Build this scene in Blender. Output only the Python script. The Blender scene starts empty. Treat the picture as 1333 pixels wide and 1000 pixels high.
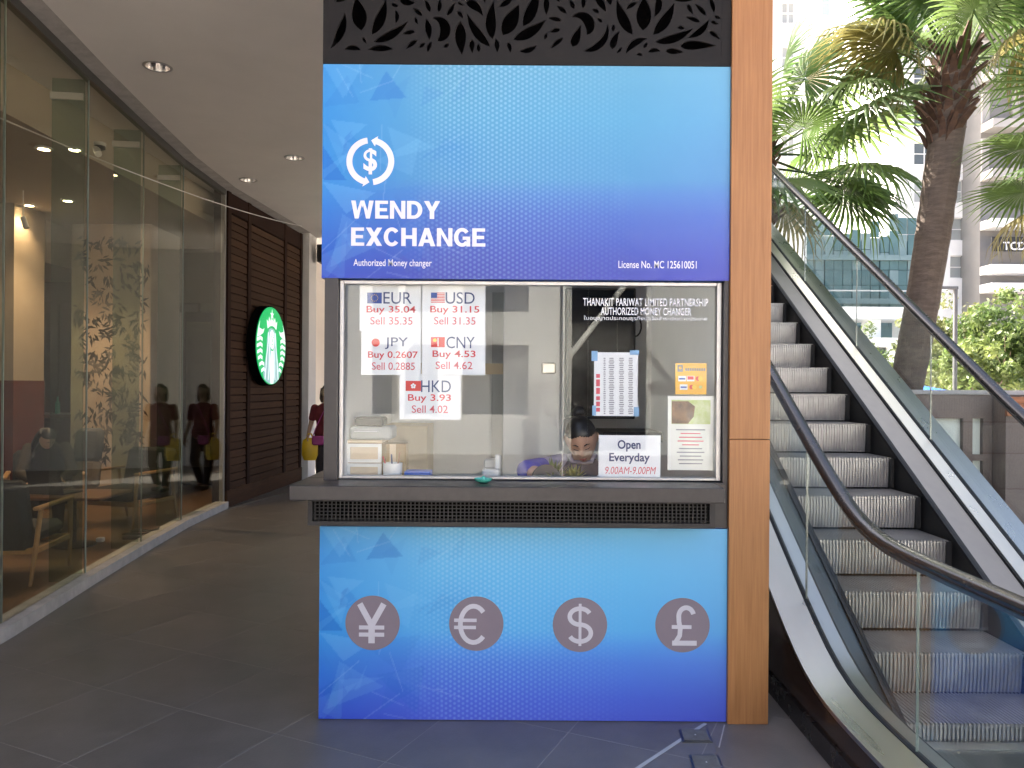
import bpy, bmesh, math, random
import numpy as np
from mathutils import Vector, Matrix
random.seed(7)
R = math.radians
sc = bpy.context.scene
col = sc.collection

# ------------------------------------------------------------------ camera
cam_d = bpy.data.cameras.new('camera')
cam = bpy.data.objects.new('camera', cam_d); col.objects.link(cam)
cam_d.sensor_width = 36.0; cam_d.lens = 27.0
cam_d.clip_start = 0.05; cam_d.clip_end = 2000
ROLL = R(0.4)
EYE = 1.65
cam.matrix_world = Matrix.Translation((0, 0, EYE)) @ Matrix.Rotation(R(90), 4, 'X') @ Matrix.Rotation(ROLL, 4, 'Z')
sc.camera = cam

# ------------------------------------------------------------------ sky, sun, exposure
world = bpy.data.worlds.new('World'); sc.world = world; world.use_nodes = True
wn = world.node_tree.nodes; wl = world.node_tree.links
sky = wn.new('ShaderNodeTexSky'); sky.sky_type = 'NISHITA'; sky.sun_disc = False
SUN = Vector((-0.60, 0.42, 0.64)).normalized()
sky.sun_elevation = math.asin(SUN.z); sky.sun_rotation = math.atan2(SUN.x, SUN.y)
sky.dust_density = 8.0; sky.air_density = 0.65; sky.ozone_density = 0.5
wl.new(sky.outputs[0], wn['Background'].inputs[0]); wn['Background'].inputs[1].default_value = 0.15
sun_d = bpy.data.lights.new('sun', 'SUN'); sun_d.energy = 3.5; sun_d.angle = R(0.53); sun_d.color = (1, .95, .88)
sun = bpy.data.objects.new('sun', sun_d); col.objects.link(sun)
sun.rotation_euler = (-SUN).to_track_quat('-Z', 'Y').to_euler()
sun.location = (-20, -10, 30)
vs = sc.view_settings
vs.view_transform = 'Standard'; vs.look = 'None'; vs.exposure = 2.65; vs.gamma = 1.0; vs.use_curve_mapping = False
try:
    sc.cycles.use_denoising = True
    sc.cycles.max_bounces = 10; sc.cycles.transparent_max_bounces = 24
    sc.cycles.diffuse_bounces = 5; sc.cycles.glossy_bounces = 4
    sc.cycles.caustics_reflective = False; sc.cycles.caustics_refractive = False
    sc.cycles.sample_clamp_indirect = 6
except Exception:
    pass

# ------------------------------------------------------------------ helpers
def pix(px, py, Y):
    """photo pixel at depth Y -> point"""
    u, v = px - 666.5, py - 500.0
    a = (u * math.cos(ROLL) + v * math.sin(ROLL)) / 1000
    b = (-u * math.sin(ROLL) + v * math.cos(ROLL)) / 1000
    return Vector((a * Y, Y, EYE - b * Y))

def lin(r, g, b):
    f = lambda c: (c / 255) / 12.92 if c <= 10 else (((c / 255) + .055) / 1.055) ** 2.4
    return (f(r), f(g), f(b))

MATS = {}
def mat(name, color, rough=.6, metal=0., var=.12, scale=6., bump=0., bscale=60., spec=.5, stretch=(1, 1, 1), emit=None, estr=0, color2=None, detail=6, coord='Object'):
    m = bpy.data.materials.new(name); m.use_nodes = True
    n = m.node_tree.nodes; l = m.node_tree.links
    b = n['Principled BSDF']
    tc = n.new('ShaderNodeTexCoord'); mp = n.new('ShaderNodeMapping'); mp.inputs['Scale'].default_value = stretch
    l.new(tc.outputs[coord], mp.inputs[0])
    nz = n.new('ShaderNodeTexNoise'); nz.inputs['Scale'].default_value = scale; nz.inputs['Detail'].default_value = detail
    nz.inputs['Roughness'].default_value = .62
    l.new(mp.outputs[0], nz.inputs['Vector'])
    cr = n.new('ShaderNodeValToRGB')
    c = color
    lo = color2 if color2 else tuple(x * (1 - var) for x in c)
    hi = c if color2 else tuple(min(1, x * (1 + var)) for x in c)
    cr.color_ramp.elements[0].position = .3; cr.color_ramp.elements[0].color = (*lo, 1)
    cr.color_ramp.elements[1].position = .7; cr.color_ramp.elements[1].color = (*hi, 1)
    l.new(nz.outputs[0], cr.inputs[0]); l.new(cr.outputs[0], b.inputs['Base Color'])
    mr = n.new('ShaderNodeMapRange'); mr.inputs[3].default_value = max(0, rough - .08); mr.inputs[4].default_value = min(1, rough + .08)
    l.new(nz.outputs[0], mr.inputs[0]); l.new(mr.outputs[0], b.inputs['Roughness'])
    b.inputs['Metallic'].default_value = metal
    b.inputs['Specular IOR Level'].default_value = spec
    if bump:
        n2 = n.new('ShaderNodeTexNoise'); n2.inputs['Scale'].default_value = bscale; n2.inputs['Detail'].default_value = 5
        l.new(mp.outputs[0], n2.inputs['Vector'])
        bp = n.new('ShaderNodeBump'); bp.inputs['Strength'].default_value = bump; bp.inputs['Distance'].default_value = .01
        l.new(n2.outputs[0], bp.inputs['Height']); l.new(bp.outputs[0], b.inputs['Normal'])
    if emit:
        b.inputs['Emission Color'].default_value = (*emit, 1); b.inputs['Emission Strength'].default_value = estr
    MATS[name] = m
    return m

def glass(name, tint=(.93, .97, .95), f0=.045, rough=0.0, gain=1.0):
    m = bpy.data.materials.new(name); m.use_nodes = True
    n = m.node_tree.nodes; l = m.node_tree.links
    n.remove(n['Principled BSDF']); out = n['Material Output']
    t = n.new('ShaderNodeBsdfTransparent'); t.inputs[0].default_value = (*tint, 1)
    g = n.new('ShaderNodeBsdfGlossy'); g.inputs['Roughness'].default_value = rough; g.inputs[0].default_value = (.95, 1, .98, 1)
    lw = n.new('ShaderNodeLayerWeight'); lw.inputs[0].default_value = .5
    p = n.new('ShaderNodeMath'); p.operation = 'POWER'; p.inputs[1].default_value = 5
    l.new(lw.outputs['Facing'], p.inputs[0])
    ma = n.new('ShaderNodeMath'); ma.operation = 'MULTIPLY_ADD'; ma.inputs[1].default_value = (1 - f0) * gain; ma.inputs[2].default_value = f0; ma.use_clamp = True
    l.new(p.outputs[0], ma.inputs[0])
    mx = n.new('ShaderNodeMixShader')
    l.new(ma.outputs[0], mx.inputs[0]); l.new(t.outputs[0], mx.inputs[1]); l.new(g.outputs[0], mx.inputs[2])
    l.new(mx.outputs[0], out.inputs[0])
    MATS[name] = m
    return m

def leafmat(name, c1, c2, trans=.45, scale=3.):
    m = bpy.data.materials.new(name); m.use_nodes = True
    n = m.node_tree.nodes; l = m.node_tree.links
    n.remove(n['Principled BSDF']); out = n['Material Output']
    tc = n.new('ShaderNodeTexCoord'); nz = n.new('ShaderNodeTexNoise'); nz.inputs['Scale'].default_value = scale
    l.new(tc.outputs['Object'], nz.inputs['Vector'])
    oi = n.new('ShaderNodeObjectInfo')
    ad = n.new('ShaderNodeMath'); ad.operation = 'MULTIPLY_ADD'; ad.inputs[1].default_value = .35; l.new(oi.outputs['Random'], ad.inputs[0])
    sb = n.new('ShaderNodeMath'); sb.operation = 'SUBTRACT'; sb.inputs[1].default_value = .17; l.new(nz.outputs[0], sb.inputs[0]); l.new(sb.outputs[0], ad.inputs[2])
    cr = n.new('ShaderNodeValToRGB'); cr.color_ramp.elements[0].position = .3; cr.color_ramp.elements[1].position = .7
    cr.color_ramp.elements[0].color = (*c1, 1); cr.color_ramp.elements[1].color = (*c2, 1)
    l.new(ad.outputs[0], cr.inputs[0])
    d = n.new('ShaderNodeBsdfPrincipled'); d.inputs['Roughness'].default_value = .45; l.new(cr.outputs[0], d.inputs['Base Color'])
    t = n.new('ShaderNodeBsdfTranslucent'); l.new(cr.outputs[0], t.inputs[0])
    mx = n.new('ShaderNodeMixShader'); mx.inputs[0].default_value = trans
    l.new(d.outputs[0], mx.inputs[1]); l.new(t.outputs[0], mx.inputs[2]); l.new(mx.outputs[0], out.inputs[0])
    MATS[name] = m
    return m

WLOC = {}
LOCAL = set()
def link(o, parent=None, wloc=(0, 0, 0)):
    col.objects.link(o)
    wloc = Vector(wloc)
    if parent is not None:
        o.parent = parent
        if parent.name in LOCAL:
            LOCAL.add(o.name); o.location = wloc
        else:
            o.location = wloc - WLOC[parent.name]
            WLOC[o.name] = wloc
    else:
        o.location = wloc; WLOC[o.name] = wloc
    return o

def tag(o, label, cat, group=None):
    o['label'] = label; o['category'] = cat
    if group: o['group'] = group
    return o

def thing(name, label, cat, loc, group=None, rotz=None):
    o = bpy.data.objects.new(name, None); o.empty_display_size = .1
    link(o, None, loc); tag(o, label, cat, group)
    if rotz is not None:
        o.rotation_euler.z = rotz; LOCAL.add(o.name)
    return o

class MB:
    def __init__(s): s.v = []; s.f = []; s.mi = []; s.cur = 0
    def add(s, vs, fs):
        k = len(s.v); s.v += [tuple(p) for p in vs]
        for f in fs: s.f.append(tuple(i + k for i in f)); s.mi.append(s.cur)
        return s
    def box(s, x0, x1, y0, y1, z0, z1, M=None):
        vs = [Vector(p) for p in ((x0, y0, z0), (x1, y0, z0), (x1, y1, z0), (x0, y1, z0), (x0, y0, z1), (x1, y0, z1), (x1, y1, z1), (x0, y1, z1))]
        if M is not None: vs = [M @ p for p in vs]
        return s.add(vs, [(0, 3, 2, 1), (4, 5, 6, 7), (0, 1, 5, 4), (1, 2, 6, 5), (2, 3, 7, 6), (3, 0, 4, 7)])
    def bbox(s, x0, x1, y0, y1, z0, z1, b=.004, M=None):
        """box with chamfered edges"""
        bm = bmesh.new(); bmesh.ops.create_cube(bm, size=1)
        for v in bm.verts:
            v.co = Vector(((x0 + x1) / 2 + v.co.x * (x1 - x0), (y0 + y1) / 2 + v.co.y * (y1 - y0), (z0 + z1) / 2 + v.co.z * (z1 - z0)))
        bmesh.ops.bevel(bm, geom=list(bm.edges), offset=b, segments=1, affect='EDGES')
        if M is not None: bmesh.ops.transform(bm, matrix=M, verts=bm.verts)
        bm.verts.index_update()
        s.add([v.co.copy() for v in bm.verts], [tuple(v.index for v in f.verts) for f in bm.faces]); bm.free()
        return s
    def bar(s, a, b, w, h=None):
        """square bar from a to b"""
        a = Vector(a); b = Vector(b); h = h or w
        d = b - a; L = d.length
        q = d.to_track_quat('Y', 'Z').to_matrix().to_4x4()
        return s.box(-w / 2, w / 2, 0, L, -h / 2, h / 2, Matrix.Translation(a) @ q)
    def tube(s, pts, rad, n=8, cap=True, squash=1.0):
        pts = [Vector(p) for p in pts]
        rr = rad if hasattr(rad, '__len__') else [rad] * len(pts)
        k = len(s.v); up = Vector((0, 0, 1)); prev = None
        for i, p in enumerate(pts):
            d = (pts[min(i + 1, len(pts) - 1)] - pts[max(i - 1, 0)])
            d = d.normalized() if d.length > 1e-9 else Vector((0, 0, 1))
            if prev is None:
                a = d.cross(up) if abs(d.z) < .95 else d.cross(Vector((1, 0, 0)))
                a.normalize()
            else:
                a = prev - d * prev.dot(d); a.normalize()
            prev = a; b = d.cross(a)
            for j in range(n):
                t = 2 * math.pi * j / n
                s.v.append(tuple(p + a * math.cos(t) * rr[i] + b * math.sin(t) * rr[i] * squash))
        for i in range(len(pts) - 1):
            for j in range(n):
                s.f.append((k + i * n + j, k + i * n + (j + 1) % n, k + (i + 1) * n + (j + 1) % n, k + (i + 1) * n + j)); s.mi.append(s.cur)
        if cap:
            s.f.append(tuple(k + j for j in range(n))[::-1]); s.mi.append(s.cur)
            s.f.append(tuple(k + (len(pts) - 1) * n + j for j in range(n))); s.mi.append(s.cur)
        return s
    def lathe(s, prof, n=24, M=None):
        """prof [(r,z)]"""
        k = len(s.v)
        for r, z in prof:
            for j in range(n):
                t = 2 * math.pi * j / n; p = Vector((r * math.cos(t), r * math.sin(t), z))
                s.v.append(tuple(M @ p if M is not None else p))
        for i in range(len(prof) - 1):
            for j in range(n):
                s.f.append((k + i * n + j, k + i * n + (j + 1) % n, k + (i + 1) * n + (j + 1) % n, k + (i + 1) * n + j)); s.mi.append(s.cur)
        s.f.append(tuple(k + j for j in range(n))[::-1]); s.mi.append(s.cur)
        s.f.append(tuple(k + (len(prof) - 1) * n + j for j in range(n))); s.mi.append(s.cur)
        return s
    def poly(s, pts, y, th=.001, M=None):
        """flat polygon in the XZ plane facing -Y, extruded th towards +Y"""
        n = len(pts)
        a = sum(pts[i][0] * pts[(i + 1) % n][1] - pts[(i + 1) % n][0] * pts[i][1] for i in range(n))
        if a < 0: pts = pts[::-1]
        vs = [Vector((p[0], y, p[1])) for p in pts] + [Vector((p[0], y + th, p[1])) for p in pts]
        if M is not None: vs = [M @ v for v in vs]
        fs = [tuple(range(n)), tuple(range(2 * n - 1, n - 1, -1))] + [(i, i + n, (i + 1) % n + n, (i + 1) % n) for i in range(n)]
        return s.add(vs, fs)
    def sweep(s, path, sect):
        """sect(y)-> list of (x,z); path list of y"""
        k = len(s.v); m = None
        for y in path:
            q = sect(y); m = len(q)
            for x, z in q: s.v.append((x, y, z))
        for i in range(len(path) - 1):
            for j in range(m):
                a = k + i * m + j; b = k + i * m + (j + 1) % m
                s.f.append((a, b, b + m, a + m)); s.mi.append(s.cur)
        s.f.append(tuple(k + j for j in range(m))[::-1]); s.mi.append(s.cur)
        s.f.append(tuple(k + (len(path) - 1) * m + j for j in range(m))); s.mi.append(s.cur)
        return s
    def mesh(s, name, *mats, smooth=False):
        me = bpy.data.meshes.new(name); me.from_pydata(s.v, [], s.f); me.validate()
        for m in mats: me.materials.append(MATS[m] if isinstance(m, str) else m)
        if len(mats) > 1 and len(me.polygons) == len(s.mi): me.polygons.foreach_set('material_index', s.mi)
        bm = bmesh.new(); bm.from_mesh(me); bmesh.ops.recalc_face_normals(bm, faces=bm.faces); bm.to_mesh(me); bm.free()
        if smooth:
            me.polygons.foreach_set('use_smooth', [True] * len(me.polygons))
            try: me.set_sharp_from_angle(angle=R(40))
            except Exception: pass
        return me
    def build(s, name, m, parent=None, loc=(0, 0, 0), smooth=False, kind=None, label=None):
        ms = m if isinstance(m, (list, tuple)) else (m,)
        o = bpy.data.objects.new(name, s.mesh(name, *ms, smooth=smooth))
        link(o, parent, loc)
        if kind: o['kind'] = kind
        if label: o['label'] = label
        return o

def inst(name, me, parent, loc=(0, 0, 0), rot=None, scale=None, kind=None):
    o = bpy.data.objects.new(name, me); link(o, parent, loc)
    if rot is not None: o.rotation_euler = rot
    if scale is not None: o.scale = scale
    if kind: o['kind'] = kind
    return o

def from_bm(name, bm, m, parent=None, loc=(0, 0, 0), smooth=True):
    me = bpy.data.meshes.new(name); bm.to_mesh(me); bm.free()
    me.materials.append(MATS[m] if isinstance(m, str) else m)
    if smooth: me.polygons.foreach_set('use_smooth', [True] * len(me.polygons))
    return link(bpy.data.objects.new(name, me), parent, loc)

def text_mesh(body, m, bold=0., extrude=.0006, shear=0., spacing=1.0):
    cu = bpy.data.curves.new('lettering', 'FONT'); cu.body = body; cu.size = 1; cu.offset = bold; cu.extrude = 0
    cu.resolution_u = 4; cu.shear = shear; cu.space_character = spacing
    cu.align_x = 'LEFT'
    ob = bpy.data.objects.new('lettering', cu); col.objects.link(ob)
    dg = bpy.context.evaluated_depsgraph_get()
    me = bpy.data.meshes.new_from_object(ob.evaluated_get(dg), depsgraph=dg)
    bpy.data.objects.remove(ob); bpy.data.curves.remove(cu)
    me.materials.clear(); me.materials.append(MATS[m])
    return me

def text(body, x0, x1, z0, z1, y, m, parent, bold=0., name='lettering', M=None, shear=0., spacing=1.0):
    """lettering fitted to the box x0..x1, z0..z1 in the plane y, facing -Y"""
    me = text_mesh(body, m, bold, shear=shear, spacing=spacing)
    n = len(me.vertices); a = np.empty(n * 3, np.float32); me.vertices.foreach_get('co', a); a = a.reshape(-1, 3)
    if n == 0: return None
    lo, hi = a.min(0), a.max(0)
    u = (a[:, 0] - lo[0]) / max(1e-6, hi[0] - lo[0]); w = (a[:, 1] - lo[1]) / max(1e-6, hi[1] - lo[1])
    b = np.stack([x0 + u * (x1 - x0), np.full(n, y), z0 + w * (z1 - z0)], 1)
    if M is not None:
        b = np.array([tuple(M @ Vector(p)) for p in b], np.float32)
    me.vertices.foreach_set('co', b.astype(np.float32).ravel()); me.update()
    o = bpy.data.objects.new(name, me); link(o, parent)
    return o

def ptext(body, px0, px1, py0, py1, y, m, parent, **k):
    a = pix(px0, py1, y); b = pix(px1, py0, y)
    return text(body, a.x, b.x, a.z, b.z, y, m, parent, **k)

def holes_wall(mb, x0, x1, z0, z1, y0, y1, holes, M=None):
    """a slab with rectangular openings, holes (xa, xb, za, zb)"""
    xs = sorted({x0, x1} | {h[0] for h in holes} | {h[1] for h in holes}); xs = [x for x in xs if x0 <= x <= x1]
    zs = sorted({z0, z1} | {h[2] for h in holes} | {h[3] for h in holes}); zs = [z for z in zs if z0 <= z <= z1]
    for k in range(len(zs) - 1):
        run = None
        for i in range(len(xs) - 1):
            cx, cz = (xs[i] + xs[i + 1]) / 2, (zs[k] + zs[k + 1]) / 2
            solid = not any(h[0] < cx < h[1] and h[2] < cz < h[3] for h in holes)
            if solid:
                run = [xs[i], xs[i + 1]] if run is None else [run[0], xs[i + 1]]
            if (not solid or i == len(xs) - 2) and run is not None:
                mb.box(run[0], run[1], y0, y1, zs[k], zs[k + 1], M); run = None

# ------------------------------------------------------------------ materials
mat('tile', (.132, .118, .107), .42, var=.2, scale=3.5, bump=.10, bscale=90, detail=9)
mat('tile_b', (.138, .123, .111), .45, var=.2, scale=3.0, bump=.10, bscale=90, detail=9)
mat('tile_c', (.125, .112, .102), .40, var=.2, scale=4.0, bump=.10, bscale=90, detail=9)
mat('grout', (.27, .25, .23), .9)
mat('plaza', (.44, .40, .35), .8, var=.15, scale=1.2)
mat('ceiling_paint', (.86, .83, .79), .85, var=.04, scale=1.2)
mat('white_wall', (.72, .71, .69), .8, var=.04, scale=2)
mat('white_paint', (.80, .79, .77), .7, var=.05, scale=.6)
mat('facade_white', (.82, .81, .79), .75, var=.05, scale=.3)
mat('facade_grey', (.19, .185, .18), .7, var=.12, scale=.4)
mat('facade_cream', (.62, .50, .36), .75, var=.1, scale=.5)
mat('black_paint', (.016, .014, .0135), .5, var=.2, scale=12, bump=.05)
mat('lattice_black', (.0150, .0125, .0112), .7, spec=.25, var=.2, scale=12)
mat('back_black', (.0030, .0026, .0026), .9, spec=.05)
mat('counter', (.036, .031, .029), .36, var=.2, scale=18, bump=.03, bscale=120)
mat('frame_dark', (.038, .032, .030), .4, var=.15, scale=14)
mat('aluminium', (.50, .49, .48), .35, .6, var=.06, scale=20, stretch=(1, 1, .1))
mat('wood_column', (.43, .195, .064), .48, var=.0, scale=5.5, stretch=(16, 16, .5), color2=(.30, .122, .036), bump=.06, bscale=25, detail=10)
mat('wood_dark', (.088, .046, .026), .75, spec=.15, color2=(.052, .026, .015), scale=3, stretch=(1.2, 1.2, 12), bump=.12, bscale=14)
mat('wood_dark2', (.072, .038, .021), .75, spec=.15, color2=(.042, .021, .013), scale=3, stretch=(1.2, 1.2, 12), bump=.12, bscale=14)
mat('wood_post', (.032, .014, .008), .75, spec=.15, color2=(.020, .009, .006), scale=3, stretch=(9, 9, .8), bump=.06, bscale=20)
mat('wood_light', (.50, .29, .12), .45, color2=(.40, .22, .085), scale=6, stretch=(6, 6, .6))
mat('wood_table', (.20, .095, .042), .4, color2=(.14, .065, .03), scale=6, stretch=(1, 9, 9))
mat('wood_floor', (.20, .115, .055), .38, color2=(.14, .078, .036), scale=4, stretch=(6, .7, 6), bump=.03)
mat('cafe_wall', (.10, .066, .042), .7, color2=(.065, .042, .027), scale=3, stretch=(1, 1, 8))
mat('cafe_beige', (.42, .34, .25), .8, var=.08, scale=3)
mat('cafe_red', (.13, .022, .012), .7, var=.2, scale=5)
mat('cafe_ceiling', (.50, .43, .34), .85, var=.05)
mat('wallpaper', (.62, .50, .38), .8, color2=(.50, .36, .25), scale=2.2)
mat('leaf_ink', (.06, .055, .05), .8, var=.4, scale=9)
mat('leaf_ink2', (.17, .15, .13), .8, var=.4, scale=9)
mat('fabric_grey', (.055, .057, .058), .95, var=.25, scale=70, bump=.25, bscale=400)
mat('fabric_dark', (.032, .036, .036), .95, var=.25, scale=70, bump=.25, bscale=400)
mat('concrete', (.46, .44, .42), .85, var=.18, scale=9, bump=.3, bscale=40)
mat('steel', (.50, .48, .44), .30, 1., var=.03, scale=2, stretch=(5, .4, 5), detail=2)
mat('steel_dark', (.165, .165, .158), .36, 1., var=.06, scale=2, stretch=(6, .4, 6), detail=2)
mat('step_metal', (.40, .385, .37), .42, .75, var=.22, scale=5, bump=.03)
mat('step_side', (.016, .015, .014), .6)
mat('joint_green', (.22, .27, .24), .4)
mat('cover_grey', (.135, .13, .125), .8, spec=.2, var=.2, scale=30)
mat('cushion_grey', (.10, .10, .095), .9, var=.2, scale=40)
mat('cushion_tan', (.20, .15, .10), .9, var=.2, scale=40)
mat('tape_white', (.42, .42, .42), .7)
mat('rubber', (.016, .014, .014), .26, var=.2, scale=8)
mat('rubber_matte', (.010, .010, .010), .75)
mat('cladding', (.055, .035, .027), .16, .35, var=.15, scale=2)
mat('granite', (.20, .148, .122), .6, color2=(.135, .10, .084), scale=55, detail=8)
mat('granite_cap', (.38, .36, .34), .6, var=.1, scale=30)
mat('frosted', (.66, .70, .63), .5, var=.04, scale=2)
mat('orange_wood', (.30, .10, .03), .5, var=.2, scale=4, stretch=(1, 1, 9))
mat('ink_white', (.82, .82, .84), .6, var=.02)
mat('ink_print', (.80, .78, .82), .6, var=.02)
mat('symbol_grey', (.56, .54, .58), .6, var=.03, scale=20)
mat('disc_mauve', (.215, .172, .200), .6, var=.04, scale=6)
mat('ink_blue', (.035, .055, .16), .6, var=.03)
mat('ink_navy', (.05, .06, .15), .6, var=.03)
mat('ink_red', (.60, .045, .055), .6, var=.03)
mat('ink_pink', (.62, .10, .13), .6, var=.03)
mat('ink_grey', (.22, .22, .24), .7)
mat('flag_blue', (.03, .07, .30), .6)
mat('flag_red', (.62, .04, .035), .6)
mat('flag_yellow', (.80, .55, .05), .6)
mat('paper', (.78, .79, .80), .75, var=.02, scale=8)
mat('paper_cream', (.74, .74, .68), .75, var=.02, scale=8)
mat('paper_orange', (.80, .42, .03), .6, var=.03, scale=8)
mat('tape_blue', (.22, .40, .62), .5)
mat('photo_brown', (.30, .16, .08), .6, color2=(.10, .06, .04), scale=20)
mat('photo_green', (.38, .48, .10), .6, color2=(.62, .66, .42), scale=18)
mat('booth_grey', (.76, .77, .77), .7, var=.04, scale=2)
mat('booth_grey_dark', (.42, .43, .43), .7, var=.05, scale=2)
mat('booth_beige', (.62, .50, .33), .7, var=.06, scale=3)
mat('screen_black', (.006, .006, .007), .18)
mat('plastic_black', (.012, .012, .013), .45)
mat('plastic_white', (.78, .77, .74), .4, var=.03)
mat('cream_wood', (.66, .52, .36), .55, var=.08, scale=6)
mat('cardboard', (.33, .20, .075), .8, var=.12, scale=9)
mat('blue_box', (.03, .12, .55), .45, var=.1)
mat('green_glass', (.10, .55, .42), .15, var=.05)
mat('skin', (.56, .33, .225), .55, var=.06, scale=9)
mat('skin_b', (.46, .27, .18), .55, var=.06, scale=9)
mat('hair', (.010, .008, .007), .38, var=.3, scale=30, stretch=(1, 1, 6))
mat('hair_brown', (.045, .024, .015), .42, var=.3, scale=30)
mat('lips', (.40, .10, .09), .4)
mat('shirt_navy', (.022, .026, .060), .85, var=.15, scale=30)
mat('shirt_lilac', (.36, .33, .42), .85, var=.1, scale=30)
mat('shirt_blue', (.020, .030, .36), .7, var=.15, scale=30)
mat('shirt_maroon', (.14, .012, .018), .85, var=.15, scale=30)
mat('shirt_brown', (.060, .048, .038), .9, var=.15, scale=30)
mat('trouser_dark', (.030, .022, .024), .85, var=.3, scale=18)
mat('bag_yellow', (.72, .46, .02), .45, var=.1, scale=8, bump=.2, bscale=14)
mat('bag_magenta', (.32, .02, .17), .5)
mat('shoe', (.03, .03, .03), .5)
mat('plant_pot', (.70, .70, .68), .5)
mat('bark', (.150, .112, .085), .95, color2=(.075, .055, .042), scale=7, stretch=(1, 1, 3.5), bump=.8, bscale=26)
mat('boot_brown', (.125, .066, .038), .9, color2=(.055, .028, .018), scale=10, bump=.4, bscale=30)
mat('bark_grey', (.26, .20, .15), .9, var=.25, scale=9, bump=.4)
mat('pole_grey', (.075, .075, .078), .5)
mat('canvas_blue', (.02, .13, .55), .7)
mat('sign_black', (.012, .011, .011), .5)
mat('window_dark', (.10, .115, .115), .12, var=.1, scale=.5)
mat('window_blind', (.34, .36, .35), .4, var=.1, scale=.5)
mat('teal_glass', (.085, .16, .16), .16, .0, var=.25, scale=.25)
mat('teal_glass2', (.17, .25, .25), .2, .0, var=.2, scale=.25)
mat('lamp_glow', (.9, .8, .6), .5, emit=(1, .78, .48), estr=14)
mat('reflector', (.72, .69, .66), .22, 1.)
mat('sign_green', (.0, .30, .11), .4, emit=(.0, .42, .10), estr=.17)
mat('sign_white', (.85, .9, .88), .4, emit=(.80, .95, .90), estr=.15)
mat('sign_hair', (.30, .44, .46), .4, emit=(.34, .56, .60), estr=.11)
glass('window_glass', (.985, .99, .985), .022, gain=1.0)
glass('cafe_glass', (.88, .87, .82), .028, gain=.75)
glass('fin_glass', (.70, .80, .74), .05)
glass('rail_glass', (.93, .965, .955), .048, gain=1.0)
leafmat('palm_green', (.070, .128, .034), (.155, .225, .064), .5, 1.5)
leafmat('palm_old', (.125, .125, .045), (.24, .20, .06), .4, 1.5)
leafmat('tree_leaf', (.075, .125, .030), (.19, .235, .065), .4, 1.2)
leafmat('tree_leaf2', (.095, .120, .035), (.24, .25, .09), .4, 1.2)
leafmat('pot_leaf', (.10, .16, .02), (.34, .34, .06), .35, 20)

def print_mat(name):
    m = bpy.data.materials.new(name); m.use_nodes = True
    n = m.node_tree.nodes; l = m.node_tree.links; b = n['Principled BSDF']
    at = n.new('ShaderNodeAttribute'); at.attribute_name = 'ink'
    l.new(at.outputs['Color'], b.inputs['Base Color'])
    b.inputs['Roughness'].default_value = .42; b.inputs['Specular IOR Level'].default_value = .35
    # halftone dots: two interleaved square grids, strength from the alpha of the print
    tc = n.new('ShaderNodeTexCoord'); 
    masks = []
    for off in (0., .5):
        mp = n.new('ShaderNodeMapping'); mp.inputs['Scale'].default_value = (1 / .0416, 0, 1 / .024); mp.inputs['Location'].default_value = (off, 0, off)
        l.new(tc.outputs['Object'], mp.inputs[0])
        fr = n.new('ShaderNodeVectorMath'); fr.operation = 'FRACTION'; l.new(mp.outputs[0], fr.inputs[0])
        sb = n.new('ShaderNodeVectorMath'); sb.operation = 'SUBTRACT'; sb.inputs[1].default_value = (.5, 0, .5); l.new(fr.outputs[0], sb.inputs[0])
        ml = n.new('ShaderNodeVectorMath'); ml.operation = 'MULTIPLY'; ml.inputs[1].default_value = (1, 0, .577); l.new(sb.outputs[0], ml.inputs[0])
        ln = n.new('ShaderNodeVectorMath'); ln.operation = 'LENGTH'; l.new(ml.outputs[0], ln.inputs[0])
        sm = n.new('ShaderNodeMapRange'); sm.interpolation_type = 'SMOOTHSTEP'
        sm.inputs[1].default_value = .21; sm.inputs[2].default_value = .12; sm.inputs[3].default_value = 0; sm.inputs[4].default_value = 1
        l.new(ln.outputs['Value'], sm.inputs[0]); masks.append(sm)
    mx = n.new('ShaderNodeMath'); mx.operation = 'MAXIMUM'; l.new(masks[0].outputs[0], mx.inputs[0]); l.new(masks[1].outputs[0], mx.inputs[1])
    mu = n.new('ShaderNodeMath'); mu.operation = 'MULTIPLY'; l.new(mx.outputs[0], mu.inputs[0]); l.new(at.outputs['Alpha'], mu.inputs[1])
    mix = n.new('ShaderNodeMixRGB'); mix.blend_type = 'MIX'; mix.inputs[2].default_value = (.45, .75, .93, 1)
    l.new(mu.outputs[0], mix.inputs[0]); l.new(at.outputs['Color'], mix.inputs[1]); l.new(mix.outputs[0], b.inputs['Base Color'])
    nz = n.new('ShaderNodeTexNoise'); nz.inputs['Scale'].default_value = 5; nz.inputs['Detail'].default_value = 3; l.new(tc.outputs['Object'], nz.inputs['Vector'])
    bp = n.new('ShaderNodeBump'); bp.inputs['Strength'].default_value = .12; bp.inputs['Distance'].default_value = .02; l.new(nz.outputs[0], bp.inputs['Height']); l.new(bp.outputs[0], b.inputs['Normal'])
    n3 = n.new('ShaderNodeTexNoise'); n3.inputs['Scale'].default_value = 22; n3.inputs['Detail'].default_value = 8; l.new(tc.outputs['Object'], n3.inputs['Vector'])
    mr = n.new('ShaderNodeMapRange'); mr.inputs[1].default_value = .35; mr.inputs[2].default_value = .7; mr.inputs[3].default_value = .30; mr.inputs[4].default_value = .55; l.new(n3.outputs[0], mr.inputs[0]); l.new(mr.outputs[0], b.inputs['Roughness'])
    MATS[name] = m
print_mat('printed_vinyl')


# ================================================================== SETTING
def struct(o): o['kind'] = 'structure'; return o

# ground sheet to the horizon
struct(MB().box(-600, 600, -300, 900, -.30, -.06).build('ground', 'plaza'))

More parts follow.
